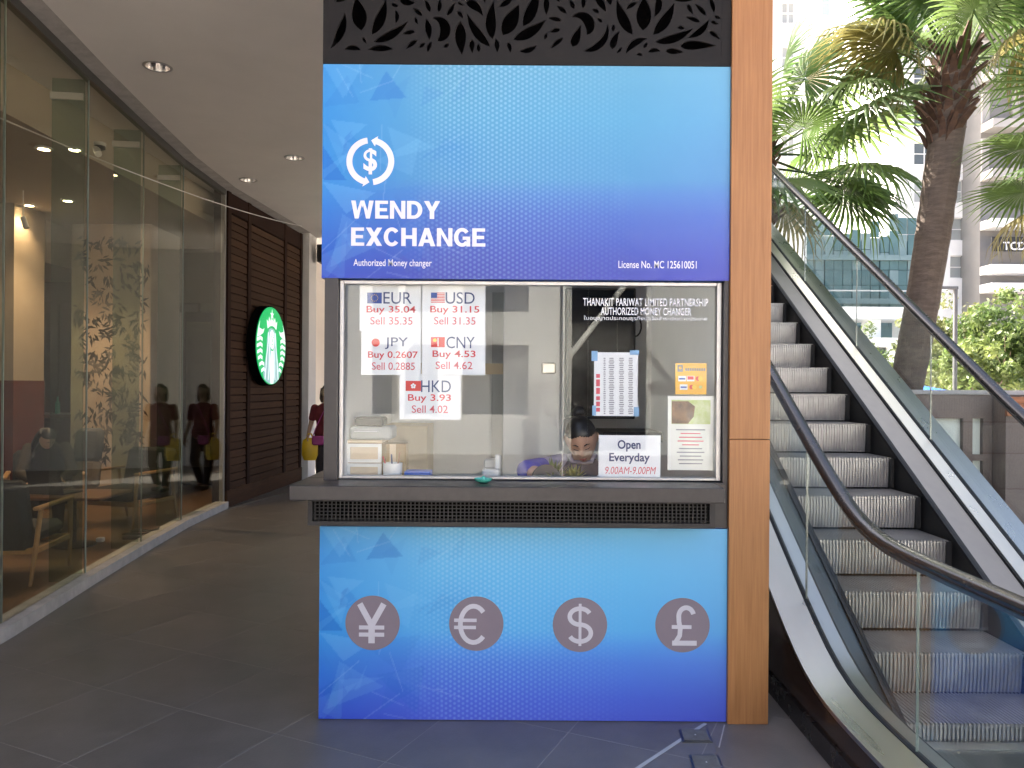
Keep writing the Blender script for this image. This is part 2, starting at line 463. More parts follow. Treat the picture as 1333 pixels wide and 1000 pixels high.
# tiled mall floor: grout bed plus single tiles laid at 25 degrees
floor = struct(MB().box(-9, 14, .4, 15.5, -.055, -.0009).build('floor', 'grout'))
TA = R(-25.2); TS = .615
ta = Vector((math.cos(TA), math.sin(TA), 0)); tb = Vector((-math.sin(TA), math.cos(TA), 0))
T0 = Vector((-2.21, 4.13, 0))
def tile_mesh(m):
    h = TS / 2 - .0022
    return MB().bbox(-h, h, -h, h, -.02, 0, .0007).mesh('tile', m)
tmesh = [tile_mesh(m) for m in ('tile', 'tile_b', 'tile_c', 'tile')]
WALL = [(-2.72, -1.0), (-2.80, 0.), (-3.05, 2.4), (-3.17, 3.7), (-3.29, 4.95), (-3.47, 6.25), (-3.62, 7.5), (-3.745, 8.7), (-3.79, 10.05), (-3.59, 13.0)]
def wall_x(y):
    for (xa, ya), (xb, yb) in zip(WALL, WALL[1:]):
        if ya <= y <= yb: return xa + (xb - xa) * (y - ya) / (yb - ya)
    return WALL[-1][0]
far_tiles = MB()
cells = []
for i in range(-40, 41):
    for j in range(-40, 41):
        c = T0 + ta * (i + .5) * TS + tb * (j + .5) * TS
        if not (.8 < c.y < 15.2 and c.x < 9.5): continue
        if c.x < wall_x(max(-1., min(13, c.y))) - .35: continue
        vis = 2.2 < c.y < 13.6 and abs(c.x) < c.y * .72 + .9 and not (-.5 < c.x < .65 and c.y > 4.1) and not (c.x > .5 and c.y > 4.4) and not (c.x > 1.95 and c.y > 3.4)
        cells.append((0 if vis else 1, c.length, i, j, c))
cells.sort(key=lambda t: (t[0], t[1]))
rt = random.Random(3)
for k, (nv, _, i, j, c) in enumerate(cells):
    if nv == 0 and k < 300:
        o = inst('tile', rt.choice(tmesh), floor, c, (rt.uniform(-.0007, .0007), rt.uniform(-.0007, .0007), TA + rt.choice((0, 1, 2, 3)) * math.pi / 2))
    else:
        h = TS / 2 - .0022
        M = Matrix.Translation(c) @ Matrix.Rotation(TA, 4, 'Z')
        far_tiles.box(-h, h, -h, h, -.02, 0, M)
far_tiles.build('tiles_beyond', 'tile', floor, kind='stuff')

# mall ceiling over the passage, with the storeys above it
CE = 4.2
cl = MB(); cl.box(-12, 1.30, 3.0, 15.6, CE + .16, CE + .35); cl.box(-12, 1.30, 3.0, 3.04, CE + .0005, CE + .16); cl.box(1.26, 1.30, 3.04, 15.6, CE + .0005, CE + .16); cl.box(-12, 1.26, 15.56, 15.6, CE + .0005, CE + .16)
ceiling = struct(cl.build('ceiling', 'ceiling_paint'))
def on_ceiling(px, py):
    p = pix(px, py, 1.0) - Vector((0, 0, EYE)); Y = (CE - EYE) / p.z; return Vector((p.x * Y, Y, CE))
DL = ((205, 85, 'largest round steel downlight, nearest in the passage ceiling'), (383, 204, 'round steel downlight in the ceiling closest to the kiosk'), (323, 233, 'farthest and smallest round steel downlight near the wooden wall'))
cu = bpy.data.curves.new('soffit_board', 'CURVE'); cu.dimensions = '2D'; cu.fill_mode = 'BOTH'; cu.extrude = .006
for q in [[(-11.99, 3.001), (1.299, 3.001), (1.299, 15.59), (-11.99, 15.59)]] + [[(on_ceiling(*d_[:2]).x + .1 * math.cos(a), on_ceiling(*d_[:2]).y + .1 * math.sin(a)) for a in np.linspace(0, 2 * math.pi, 33)[:-1]] for d_ in DL]:
    sp_ = cu.splines.new('POLY'); sp_.points.add(len(q) - 1); sp_.use_cyclic_u = True
    for p_, (x, y) in zip(sp_.points, q): p_.co = (x, y, 0, 1)
ob = bpy.data.objects.new('soffit_board', cu); col.objects.link(ob)
dg = bpy.context.evaluated_depsgraph_get(); me = bpy.data.meshes.new_from_object(ob.evaluated_get(dg), depsgraph=dg)
bpy.data.objects.remove(ob); bpy.data.curves.remove(cu)
me.transform(Matrix.Translation((0, 0, CE - .0065))); me.materials.clear(); me.materials.append(MATS['ceiling_paint'])
link(bpy.data.objects.new('soffit_board', me), ceiling)
# rough plaster band along the head of the glass wall
tr = MB()
for (xa, ya), (xb, yb) in zip(WALL[3:], WALL[4:]):
    tr.add([(xa - .06, ya, CE - .03), (xa + .17, ya, CE - .012), (xb + .17, yb, CE - .012), (xb - .06, yb, CE - .03),
            (xa - .06, ya, CE + .02), (xa + .17, ya, CE + .02), (xb + .17, yb, CE + .02), (xb - .06, yb, CE + .02)],
           [(0, 1, 2, 3), (0, 1, 5, 4), (1, 2, 6, 5), (2, 3, 7, 6), (3, 0, 4, 7)])
tr.build('ceiling_trim', 'concrete', ceiling)

mall = thing('mall_building', 'unseen upper storeys of the mall above the passage ceiling', 'building', (-4, 9, CE + .35))  # out of view; height shaped for where sun and shade should fall
u = MB(); hs = [(x, x + 1.8, z, z + 1.3) for x in np.arange(-11, 0, 2.6) for z in (5.0,)]
holes_wall(u, -12, 1.30, CE + .35, 6.9, 3.05, 3.35, hs); u.box(-12, 1.30, 3.35, 15.6, 6.6, 6.9); u.box(1.0, 1.30, 3.35, 15.6, CE + .35, 6.6)
u.build('wall', 'white_wall', mall)
for h in hs: MB().box(h[0], h[1], 3.2, 3.24, h[2], h[3]).build('window', 'window_dark', mall)
wing = thing('sun_block_wing', 'unseen wing above the cafe, its upper mass added to block the sun', 'building', (-8, -4, 0))
u = MB(); u.box(-13, -3.2, .9, 2.98, CE, 6.8); u.box(-13, -3.0, -1.3, .89, CE, CE + .4); u.box(-13, -12.7, -1.3, 13, -.05, CE); u.box(-12.7, -2.9, -1.3, -1.0, .0, CE)  # upper mass is added, unseen, to block the sun; rest encloses the cafe
u.build('wall', 'white_wall', wing)
for z in (4.9,):
    for y in (1.1,): MB().box(-3.2, -3.17, y, y + 1.5, z, z + 1.7).build('window', 'window_dark', wing)

# end wall of the passage
ew = thing('end_wall', 'white wall closing the passage behind the kiosk', 'wall', (-1, 15.2, 0))
MB().box(-4.2, 1.3, 15.2, 15.5, 0, CE).build('wall', 'white_wall', ew)
MB().box(-3.62, -3.45, 13.02, 13.5, 0, CE - .003).build('pilaster', 'white_wall', ew)
dsg = thing('directory_sign', 'small dark hanging box high on the white wall past the wooden wall', 'sign', (-3.25, 13.2, 3.75))
MB().bbox(-3.36, -3.20, 13.15, 13.5, 3.72, 4.02, .01).build('sign_box', 'sign_black', dsg); MB().box(-3.29, -3.27, 13.3, 13.32, 4.02, 4.2).build('hanger', 'pole_grey', dsg)
MB().box(-3.18, -3.0, 13.15, 13.5, 3.72, 4.02).build('sign_box', 'sign_black', dsg)

# downlights recessed in the ceiling
for px, py, lb in DL:
    c = on_ceiling(px, py)
    d = thing('ceiling_light', lb, 'light', c, 'downlights in the passage ceiling')
    M = Matrix.Translation(c)
    def ringm(prof, n=32):
        m_ = MB(); k0 = 0
        for r_, z_ in prof:
            for j_ in range(n): a_ = 2 * math.pi * j_ / n; m_.v.append(tuple(M @ Vector((r_ * math.cos(a_), r_ * math.sin(a_), z_))))
        for i_ in range(len(prof) - 1):
            for j_ in range(n): m_.f.append((i_ * n + j_, i_ * n + (j_ + 1) % n, (i_ + 1) * n + (j_ + 1) % n, (i_ + 1) * n + j_)); m_.mi.append(0)
        return m_
    ringm([(.094, .004), (.094, -.017), (.100, -.019), (.114, -.014), (.114, -.0125)]).build('trim_ring', 'aluminium', d, smooth=True)
    ringm([(.0935, -.012), (.088, .02), (.070, .07), (.045, .11), (.03, .12)]).build('reflector', 'reflector', d, smooth=True)
    MB().lathe([(.005, .052), (.026, .058), (.036, .085), (.034, .118)], 18, M).build('lamp_bulb', 'plastic_white', d, smooth=True)

# thin cable strung below the ceiling in front of the cafe front
a, b = pix(-60, 128, 4.9), pix(396, 295, 12.6)
cp = []
for i in range(25):
    t = i / 24; p = a.lerp(b, t); p.z -= .10 * 4 * t * (1 - t); cp.append(p)
tag(MB().tube(cp, .0055, 6).build('overhead_cable', 'plastic_white'), 'thin pale cable strung across the cafe front below the ceiling', 'cable')

# ------------------------------------------------------------------ cafe glass front
gw = thing('cafe_glass_front', 'curved frameless glass front of the dim cafe', 'glass wall', (-3.5, 7, 0))
def strip(mb, pts, w0, w1, z0, z1):
    """band following a polyline, offset w0..w1 to the passage side"""
    L, Rr = [], []
    for i, (x, y) in enumerate(pts):
        a = Vector(pts[max(0, i - 1)]); b = Vector(pts[min(len(pts) - 1, i + 1)]); d = (b - a).normalized(); nrm = Vector((d.y, -d.x))
        L.append(Vector((x, y)) + nrm * w0); Rr.append(Vector((x, y)) + nrm * w1)
    for i in range(len(pts) - 1):
        q = [L[i], Rr[i], Rr[i + 1], L[i + 1]]
        mb.add([(p.x, p.y, z0) for p in q] + [(p.x, p.y, z1) for p in q], [(0, 3, 2, 1), (4, 5, 6, 7), (0, 1, 5, 4), (1, 2, 6, 5), (2, 3, 7, 6), (3, 0, 4, 7)])
GP = WALL[1:9]
m_ = MB(); strip(m_, GP, -.08, .09, -.02, .085); m_.build('kerb', 'concrete', gw)
m_ = MB(); strip(m_, GP, -.03, .03, CE - .10, CE - .031); m_.build('head_channel', 'steel_dark', gw)
for k in range(len(GP) - 1):
    (xa, ya), (xb, yb) = GP[k], GP[k + 1]
    a = Vector((xa, ya)); b = Vector((xb, yb)); d = (b - a).normalized(); nr = Vector((d.y, -d.x))
    # each pane turns a little off the chord, as the real ones do
    tw = (.0, .006, -.004, .005, -.006, .004, -.010)[k]
    a2 = a + d * .006 + nr * tw; b2 = b - d * .006 - nr * tw
    q = [a2, a2 + nr * .012, b2 + nr * .012, b2]
    MB().add([(p.x, p.y, .085) for p in q] + [(p.x, p.y, CE - .10) for p in q], [(0, 3, 2, 1), (4, 5, 6, 7), (0, 1, 5, 4), (1, 2, 6, 5), (2, 3, 7, 6), (3, 0, 4, 7)]).build('pane', 'cafe_glass', gw)
    if k > 0:
        f0, f1 = a - nr * .02, a - nr * .27
        q = [f0 + d * .006, f1 + d * .006, f1 - d * .006, f0 - d * .006]
        fo = MB().add([(p.x, p.y, .02) for p in q] + [(p.x, p.y, CE - .10) for p in q], [(0, 3, 2, 1), (4, 5, 6, 7), (0, 1, 5, 4), (1, 2, 6, 5), (2, 3, 7, 6), (3, 0, 4, 7)]).build('glass_fin', 'fin_glass', gw)
        q = [a - nr * .03 + d * .02, a - nr * .28 + d * .02, a - nr * .28 - d * .02, a - nr * .03 - d * .02]
        MB().add([(p.x, p.y, 3.93) for p in q] + [(p.x, p.y, 3.985) for p in q], [(0, 3, 2, 1), (4, 5, 6, 7), (0, 1, 5, 4), (1, 2, 6, 5), (2, 3, 7, 6), (3, 0, 4, 7)]).build('bracket', 'plastic_white', fo)
        # silicone joint line
        MB().box(a.x + .001, a.x + .014, a.y - .003, a.y + .003, .086, CE - .101).build('joint_seal', 'joint_green', gw)
# steel post at the end of the glass
MB().box(-3.82, -3.765, 10.04, 10.085, .0, CE - .035).build('end_post', 'aluminium', gw)

# stainless strip in the floor beside the wooden wall
q = [pix(x, y, 1) - Vector((0, 0, EYE)) for x, y in ((268, 670), (372, 642))]
q = [Vector((p.x, p.y, 0)) * (EYE / -p.z) for p in q]
tag(MB().bar((q[0].x, q[0].y, .002), (q[1].x, q[1].y, .002), .05, .006).build('floor_strip', 'steel'), 'pale metal strip in the floor beside the wooden wall', 'floor strip')

# ------------------------------------------------------------------ wooden plank wall with lit round sign
ww = thing('wooden_wall', 'dark brown wall of overlapping horizontal wooden planks between posts', 'wall', (-3.75, 11.6, 0))
A = Vector((-3.775, 10.09, 0)); B = Vector((-3.59, 13.0, 0)); D = (B - A).normalized(); N = Vector((D.y, -D.x, 0)); LW = (B - A).length
WM = Matrix(((D.x, -N.x, 0, A.x), (D.y, -N.y, 0, A.y), (0, 0, 1, 0), (0, 0, 0, 1)))  # local x along wall, -y out to the passage
MB().box(0, LW, .03, .16, 0, CE - .003, WM).build('backing', 'wood_post', ww)
posts = [(0, .10), (.66, .76), (2.08, 2.18), (LW - .09, LW)]
for s0, s1 in posts: MB().bbox(s0, s1, -.035, .03, 0, CE - .035, .004, WM).build('post', 'wood_post', ww)
MB().bbox(0, LW, -.025, .028, CE - .30, CE - .040, .004, WM).build('top_rail', 'wood_post', ww)
MB().bbox(0, LW, -.045, .028, 0, .22, .004, WM).build('base_board', 'wood_dark', ww)
rw = random.Random(5)
for (s0, s1) in ((.10, .66), (.76, 2.08), (2.18, LW - .09)):
    w = s1 - s0
    pm = [MB().add([(.003, .012, 0), (w - .003, .012, 0), (w - .003, -.014, 0), (.003, -.014, 0), (.003, .012, .090), (w - .003, .012, .090), (w - .003, -.006, .090), (.003, -.006, .090)],
                   [(0, 3, 2, 1), (4, 5, 6, 7), (0, 1, 5, 4), (1, 2, 6, 5), (2, 3, 7, 6), (3, 0, 4, 7)]).mesh('plank', m) for m in ('wood_dark', 'wood_dark2')]
    z = .22
    while z < CE - .38:
        o = inst('plank', rw.choice(pm), ww, WM @ Vector((s0, 0, z)) + N * rw.uniform(0, .006), (rw.uniform(-.01, .01), rw.uniform(-.004, .004), math.atan2(D.y, D.x)))
        z += .105
# round sign
sg = thing('round_sign', 'glowing round green and white emblem sign with crowned long haired woman', 'sign', (-3.7, 11.85, 1.7))
cs = pix(352.5, 452.5, 11.75); SR = .565
us_ = cs.x / cs.y; s_along = (us_ * (A.y + .17 * N.y) - A.x - .17 * N.x) / (D.x - us_ * D.y)
SM = WM @ Matrix.Translation((s_along, -.17, cs.z)) @ Matrix.Scale(SR, 4)
def circ(r, n=48, cx=0, cz=0, rx=1, rz=1): return [(cx + r * rx * math.cos(2 * math.pi * i / n), cz + r * rz * math.sin(2 * math.pi * i / n)) for i in range(n)]
MB().poly(circ(1.03), .0, .22, SM).build('drum', 'back_black', sg)
MB().poly(circ(1.0), -.02, .019, SM).build('face_disc', 'sign_green', sg)
MB().box(-.1, .1, .22, .36, -.1, .1, SM).build('wall_mount', 'sign_black', sg)
y1, y2, y3 = -.026, -.031, -.036
def clipc(pts, r=.985):
    return [(x * min(1, r / math.hypot(x, z)), z * min(1, r / math.hypot(x, z))) if math.hypot(x, z) > r else (x, z) for x, z in pts]
# hair
hair = [(0, .46), (.16, .43), (.27, .33), (.33, .15), (.34, -.08), (.40, -.30), (.50, -.52), (.56, -.72), (.52, -.84)] 
hair = clipc(hair + [(.4, -.92), (.2, -.97), (0, -.985), (-.2, -.97), (-.4, -.92)] + [(-x, z) for x, z in hair[1:]][::-1])
MB().poly(hair, y1, .004, SM).build('hair', 'sign_hair', sg)
st = MB()
for i, off in enumerate((-.24, -.12, .12, .24)):
    L, Rr = [], []
    for k in range(14):
        t = k / 13; z = .34 - 1.22 * t; x = off * (1 + .95 * t ** 1.3) + .015 * math.sin(9 * t + i)
        L.append((x - .018, z)); Rr.append((x + .018, z))
    st.poly(clipc(L + Rr[::-1]), y2, .004, SM)
st.build('hair_strand', 'sign_white', sg)
MB().poly(clipc([(-.03, -.02), (.03, -.02), (.10, -.25), (.13, -.5), (.12, -.8), (.10, -.985), (-.10, -.985), (-.12, -.8), (-.13, -.5), (-.10, -.25)]), y3, .004, SM).build('body', 'sign_white', sg)
MB().poly(circ(1, 28, 0, .17, .155, .24), y2, .004, SM).build('face', 'sign_white', sg)
ft = MB()
for sx in (-1, 1):
    ft.poly([(sx * .03, .225), (sx * .07, .245), (sx * .115, .225), (sx * .07, .215)], y3, .004, SM)
    ft.poly([(sx * .025, .27), (sx * .07, .295), (sx * .12, .27), (sx * .07, .28)], y3, .004, SM)
ft.poly([(-.018, .10), (.018, .10), (.008, .2), (0, .2)], y3, .004, SM); ft.poly([(-.045, .045), (0, .06), (.045, .045), (0, .025)], y3, .004, SM)
ft.poly([(-.10, -.06), (0, -.10), (.10, -.06), (.06, -.13), (-.06, -.13)], y3 - .004, .004, SM)
ft.build('face_line', 'sign_green', sg)
cr = [(-.30, .43), (-.36, .66), (-.24, .60), (-.20, .74), (-.11, .63), (-.05, .70), (0, .64), (.05, .70), (.11, .63), (.20, .74), (.24, .60), (.36, .66), (.30, .43), (.15, .50), (0, .52), (-.15, .50)]
MB().poly(cr, y2, .004, SM).build('crown', 'sign_white', sg)
star = [((.15 if i % 2 == 0 else .055) * math.sin(math.pi * i / 5) * .9, .80 + (.15 if i % 2 == 0 else .055) * math.cos(math.pi * i / 5)) for i in range(10)]
MB().poly(star, y2, .004, SM).build('star', 'sign_white', sg)
for sx in (-1, 1):
    tl = MB()
    tl.poly(clipc([(sx * .80, .60), (sx * .84, .42), (sx * .62, .38), (sx * .50, .42), (sx * .58, .30), (sx * .80, .22), (sx * .97, .18), (sx * .9, .45)]), y1, .004, SM)
    for k in range(6):
        z = .12 - .155 * k; xi = .62 - .0 * k - (.10 * (k - 3) if k > 3 else 0); xo = math.sqrt(max(.05, .975 ** 2 - (z - .04) ** 2))
        tl.poly(clipc([(sx * xi, z + .06), (sx * (xi + .12), z + .10), (sx * xo, z + .04), (sx * xo, z - .045), (sx * (xi + .12), z + .01), (sx * xi, z - .03)]), y1, .004, SM)
    tl.build('tail', 'sign_white', sg)

# ------------------------------------------------------------------ cafe interior
fp = [(-12.6, -1.0)] + [(x - .05, y) for x, y in WALL] + [(-3.65, 12.9), (-12.6, 12.9)]
fo_ = MB(); nf_ = len(fp); fo_.add([(x, y, -.054) for x, y in fp] + [(x, y, .012) for x, y in fp], [tuple(range(nf_))[::-1], tuple(range(nf_, 2 * nf_))] + [(i, (i + 1) % nf_, (i + 1) % nf_ + nf_, i + nf_) for i in range(nf_)])
struct(fo_.build('cafe_floor', 'wood_floor'))
cfw = thing('cafe_back_wall', 'dark timber back wall and pale bulkhead inside the cafe', 'wall', (-7, 12.4, 0))
MB().box(-12.6, -3.95, 12.3, 12.6, .012, CE).build('wall', 'cafe_wall', cfw)
MB().box(-12.65, -12.3, -1.0, 12.3, .012, CE).build('wall', 'cafe_wall', cfw)
for k in range(9):
    MB().bbox(-8.9 + k * .56, -8.9 + k * .56 + .54, 12.24, 12.3, .1, 2.9, .006).build('panel', 'cafe_wall' if k % 3 else 'wood_post', cfw)
struct(MB().box(-12.6, -4.05, 2.98, 12.3, 3.78, CE - .002).build('cafe_ceiling', 'cafe_ceiling'))
bk = thing('cafe_bulkhead', 'pale lowered ceiling bulkhead hanging deep inside the cafe', 'bulkhead', (-7, 10.5, 3.3))
MB().box(-12, -6.2, 10.2, 12.2, 3.22, 3.779).build('bulkhead', 'cafe_ceiling', bk)
pl = thing('papered_pillar', 'beige pillar papered with dark bamboo leaves inside the cafe', 'pillar', (-5.4, 10.5, 0))
px0, px1 = pix(92, 400, 10.4).x, pix(196, 400, 10.4).x
MB().bbox(px0, px1, 10.4, 11.3, .012, 3.779, .01).build('pillar_body', 'wallpaper', pl)
rl = random.Random(11)
for mk, cnt in (('leaf_ink', 90), ('leaf_ink2', 70)):
    lf = MB()
    for _ in range(cnt):
        sx, sz = rl.uniform(px0 + .05, px1 - .05), rl.uniform(.6, 3.6); dr = rl.uniform(-1.2, 1.2)
        for _k in range(rl.randint(3, 7)):
            a_ = dr + rl.uniform(-.9, .9) - math.pi / 2; L = rl.uniform(.06, .17); w = L * .13
            ox, oz = sx + rl.uniform(-.06, .06), sz + rl.uniform(-.06, .06)
            dx, dz = math.cos(a_), math.sin(a_)
            q = [(ox, oz), (ox + dx * L * .4 - dz * w, oz + dz * L * .4 + dx * w), (ox + dx * L, oz + dz * L), (ox + dx * L * .4 + dz * w, oz + dz * L * .4 - dx * w)]
            if all(px0 + .01 < x < px1 - .01 for x, z in q): lf.poly(q, 10.3985 - rl.uniform(0, .001), .0004)
    o_ = lf.build('leaf_print', mk, pl); o_['kind'] = 'stuff'
bp = thing('beige_pillar', 'beige pillar with red lower half at the left end of the cafe', 'pillar', (-6, 9.2, 0))
MB().box(pix(-60, 500, 9.2).x, pix(17, 500, 9.2).x, 9.2, 9.8, 1.65, 3.779).build('upper_panel', 'cafe_beige', bp)
MB().box(pix(-60, 500, 9.2).x, pix(18, 500, 9.2).x, 9.19, 9.8, .012, 1.648).build('lower_panel', 'cafe_red', bp)
bc = thing('bar_counter', 'dark bar counter with a lit shelf at the back of the cafe', 'counter', (-7.2, 11.8, 0))
MB().bbox(-8.6, -6.3, 11.4, 12.1, .012, 1.1, .01).build('body', 'wood_post', bc); MB().bbox(-8.65, -6.25, 11.35, 12.15, 1.1, 1.15, .008).build('worktop', 'wood_table', bc)
for k in range(5): MB().lathe([(.035, 0), (.035, .16), (.014, .2), (.014, .26)], 10, Matrix.Translation((-8.2 + k * .32, 11.7, 1.15))).build('bottle', 'plastic_white' if k % 2 else 'green_glass', bc, smooth=True)
# doorway screens deeper in the cafe
for k, (x0_, x1_) in enumerate(((205, 236), (240, 280))):
    xa, xb = pix(x0_, 500, 12.2).x, pix(x1_, 500, 12.2).x
    t = thing('wall_screen', ('narrow pale grey panel standing at the back of the cafe beside the papered pillar', 'dark framed panel at the back of the cafe near the wooden wall')[k], 'panel', ((xa + xb) / 2, 12.2, 0))
    MB().bbox(xa, xb, 12.16, 12.22, .012, 2.75, .01).build('panel', ('booth_grey_dark', 'wood_post')[k], t)
    MB().box(xa + .05, xb - .05, 12.14, 12.158, .3, 2.6).build('inset', ('cafe_beige', 'cafe_wall')[k], t)

# spot lamps in the cafe ceiling (lit)
for k, (px, py, zc, lb) in enumerate(((57, 192, 3.78, 'lit round spot lamp in the cafe ceiling, left one of the upper pair'), (97, 193, 3.78, 'lit round spot lamp in the cafe ceiling beside the dome camera'),
                                      (38, 266, 3.78, 'warm lit spot lamp low in the cafe ceiling view, left one above the track spotlight'), (88, 260, 3.78, 'warm lit spot lamp nearest the papered pillar in the cafe ceiling'))):
    p = pix(px, py, 1.0) - Vector((0, 0, EYE)); Y = (zc - EYE) / p.z; c = Vector((p.x * Y, Y, zc))
    d = thing('spot_lamp', lb, 'lamp', c, 'lit spots inside the cafe'); M = Matrix.Translation(c)
    MB().lathe([(.05, -.002), (.05, -.02), (.075, -.016), (.075, -.001)], 20, M).build('trim_ring', 'plastic_white', d, smooth=True)
    MB().lathe([(.045, -.012), (.043, -.010)], 16, M).build('lens', 'lamp_glow', d)
    ld = bpy.data.lights.new('spot_light', 'SPOT'); ld.energy = 14 if k < 2 else (12 if k == 2 else 34); ld.color = (1, .74, .46); ld.spot_size = R(110); ld.spot_blend = .6; ld.shadow_soft_size = .05
    lo = bpy.data.objects.new('spot_light', ld); link(lo, d, c + Vector((0, 0, -.03)))
# dome camera
p = pix(130, 186, 1.0) - Vector((0, 0, EYE)); Y = (3.78 - EYE) / p.z; c = Vector((p.x * Y, Y, 3.78))
d = thing('security_camera', 'small white security camera hanging from the cafe ceiling', 'camera', c); M = Matrix.Translation(c)
MB().lathe([(.05, -.03), (.05, 0)], 20, M).build('base', 'plastic_white', d, smooth=True)
MB().lathe([(.012, -.07), (.045, -.055), (.045, -.03)], 20, M).build('dome', 'plastic_black', d, smooth=True)
MB().tube([c + Vector((-.02, -.02, -.06)), c + Vector((.04, -.10, -.13))], .03, 12).build('barrel', 'plastic_white', d, smooth=True)
c = pix(30, 288, 8.6)
d = thing('track_spotlight', 'small white track spotlight tilted down in the cafe', 'lamp', c + Vector((0, 0, .3)))
MB().tube([c + Vector((0, 0, .04)), c + Vector((.05, -.02, -.08))], .03, 12).build('head', 'plastic_white', d, smooth=True); MB().tube([c + Vector((0, 0, .03)), Vector((c.x, c.y, 3.778))], .006, 6).build('stem', 'plastic_white', d)

# ------------------------------------------------------------------ cafe furniture
def armchair(label, loc, rotz, fab):
    t = thing('armchair', label, 'armchair', loc, 'cafe armchairs', rotz)
    MB().bbox(-.31, .31, -.26, .33, .30, .43, .045).build('seat', fab, t, smooth=True)
    Mb = Matrix.Translation((0, -.30, .36)) @ Matrix.Rotation(R(14), 4, 'X')
    MB().bbox(-.33, .33, -.08, .07, -.10, .50, .05, Mb).build('backrest', fab, t, smooth=True)
    for s in (-1, 1):
        MB().tube([(s * .35, .32, 0), (s * .365, .30, .30), (s * .37, .28, .60)], [.014, .019, .022], 10).build('leg', 'wood_light', t, smooth=True)
        MB().tube([(s * .35, -.40, 0), (s * .36, -.33, .30), (s * .37, -.27, .60)], [.014, .020, .018], 10).build('leg', 'wood_light', t, smooth=True)
        MB().bbox(s * .37 - .025, s * .37 + .025, -.36, .31, .595, .625, .008).build('armrest', 'wood_light', t)
        MB().bbox(s * .355 - .014, s * .355 + .014, -.33, .30, .245, .29, .005).build('side_rail', 'wood_light', t)
    MB().bbox(-.35, .35, .26, .29, .245, .295, .005).build('front_rail', 'wood_light', t)
    MB().bbox(-.35, .35, -.34, -.31, .245, .295, .005).build('rear_rail', 'wood_light', t)
    return t
FZ = .012
armchair('grey armchair with wooden arms nearest the cafe glass, seen from behind', (-4.22, 6.45, FZ), R(8), 'fabric_grey')
armchair('dark grey armchair beyond the small table, in front of the papered pillar', (-4.42, 8.85, FZ), R(165), 'fabric_dark')
armchair('armchair under the woman bent over her laptop', (-5.15, 8.5, FZ), R(-150), 'fabric_dark')
t = thing('cafe_table', 'small wooden cafe table with black pole foot behind the glass', 'table', (-4.35, 7.65, FZ), None, 0)
MB().bbox(-.42, .42, -.32, .32, .49, .52, .008).build('table_top', 'wood_table', t)
MB().tube([(0, 0, .02), (0, 0, .49)], .02, 12).build('pole', 'plastic_black', t, smooth=True); MB().lathe([(.20, 0), (.20, .012), (.03, .03)], 24).build('foot', 'plastic_black', t, smooth=True)
t = thing('laptop', 'open black laptop with its back to the glass on the cafe table', 'laptop', (-4.55, 7.55, FZ + .521), None, R(-10))
MB().bbox(-.19, .19, -.02, .24, 0, .016, .004).build('keyboard_base', 'plastic_black', t)
MB().bbox(-.19, .19, -.006, .006, 0, .25, .004, Matrix.Translation((0, -.02, .012)) @ Matrix.Rotation(R(14), 4, 'X')).build('lid', 'plastic_black', t)
c = Vector((-4.22, 7.92, FZ))
t = thing('power_strip', 'black power cables and white plug on the cafe floor by the table foot', 'power strip', c + Vector((.28, .1, 0)))
MB().bbox(c.x + .2, c.x + .42, c.y + .02, c.y + .08, FZ, FZ + .04, .006).build('strip_body', 'plastic_black', t)
MB().tube([c + Vector((.2 + .12 * math.cos(k * .7) + .01 * k, .18 + .09 * math.sin(k * .7), .012 + .004 * k)) for k in range(20)], .008, 6).build('coiled_cable', 'plastic_black', t)
MB().bbox(c.x + .0, c.x + .07, c.y - .12, c.y - .06, FZ, FZ + .045, .008).build('plug', 'plastic_white', t)
t = thing('cushion', 'cushion-like stand-in for an unclear grey shape beside the woman at the cafe table', 'cushion', (-4.85, 8.75, .5))  # stand-in for an unclear shape, built as a cushion
MB().bbox(-.16, .16, -.06, .06, -.2, .2, .05, Matrix.Translation((-4.80, 8.72, .92)) @ Matrix.Rotation(R(-12), 4, 'X')).build('cover', 'cushion_grey', t, smooth=True)
MB().bbox(-.15, .15, -.07, .07, -.17, .17, .05, Matrix.Translation((-4.80, 8.68, .60)) @ Matrix.Rotation(R(-8), 4, 'X')).build('pillow', 'cushion_tan', t, smooth=True)

# ------------------------------------------------------------------ people
def cap(mb, p0, r0, p1, r1, n=14, sq=1.0):
    p0, p1 = Vector(p0), Vector(p1); d = (p1 - p0); L = d.length; d.normalize()
    pts, rr = [], []
    for k in range(5):
        a = math.pi / 2 * (k / 4); pts.append(p0 - d * r0 * math.cos(a)); rr.append(max(.0008, r0 * math.sin(a)))
    for k in range(5):
        a = math.pi / 2 * (k / 4); pts.append(p1 + d * r1 * math.sin(a)); rr.append(max(.0008, r1 * math.cos(a)))
    mb.tube(pts, rr, n, True, sq)
def limb(mb, *pr):
    for (a, ra), (b, rb) in zip(pr, pr[1:]): cap(mb, a, ra, b, rb)
def loft(mb, secs, n=20):
    """secs [(center, rx, ry)] ellipses stacked"""
    k = len(mb.v)
    for c, rx, ry in secs:
        for j in range(n):
            t = 2 * math.pi * j / n; mb.v.append((c[0] + rx * math.cos(t), c[1] + ry * math.sin(t), c[2]))
    for i in range(len(secs) - 1):
        for j in range(n):
            mb.f.append((k + i * n + j, k + i * n + (j + 1) % n, k + (i + 1) * n + (j + 1) % n, k + (i + 1) * n + j)); mb.mi.append(0)
    mb.f.append(tuple(k + j for j in range(n))[::-1]); mb.mi.append(0)
    mb.f.append(tuple(k + (len(secs) - 1) * n + j for j in range(n))); mb.mi.append(0)
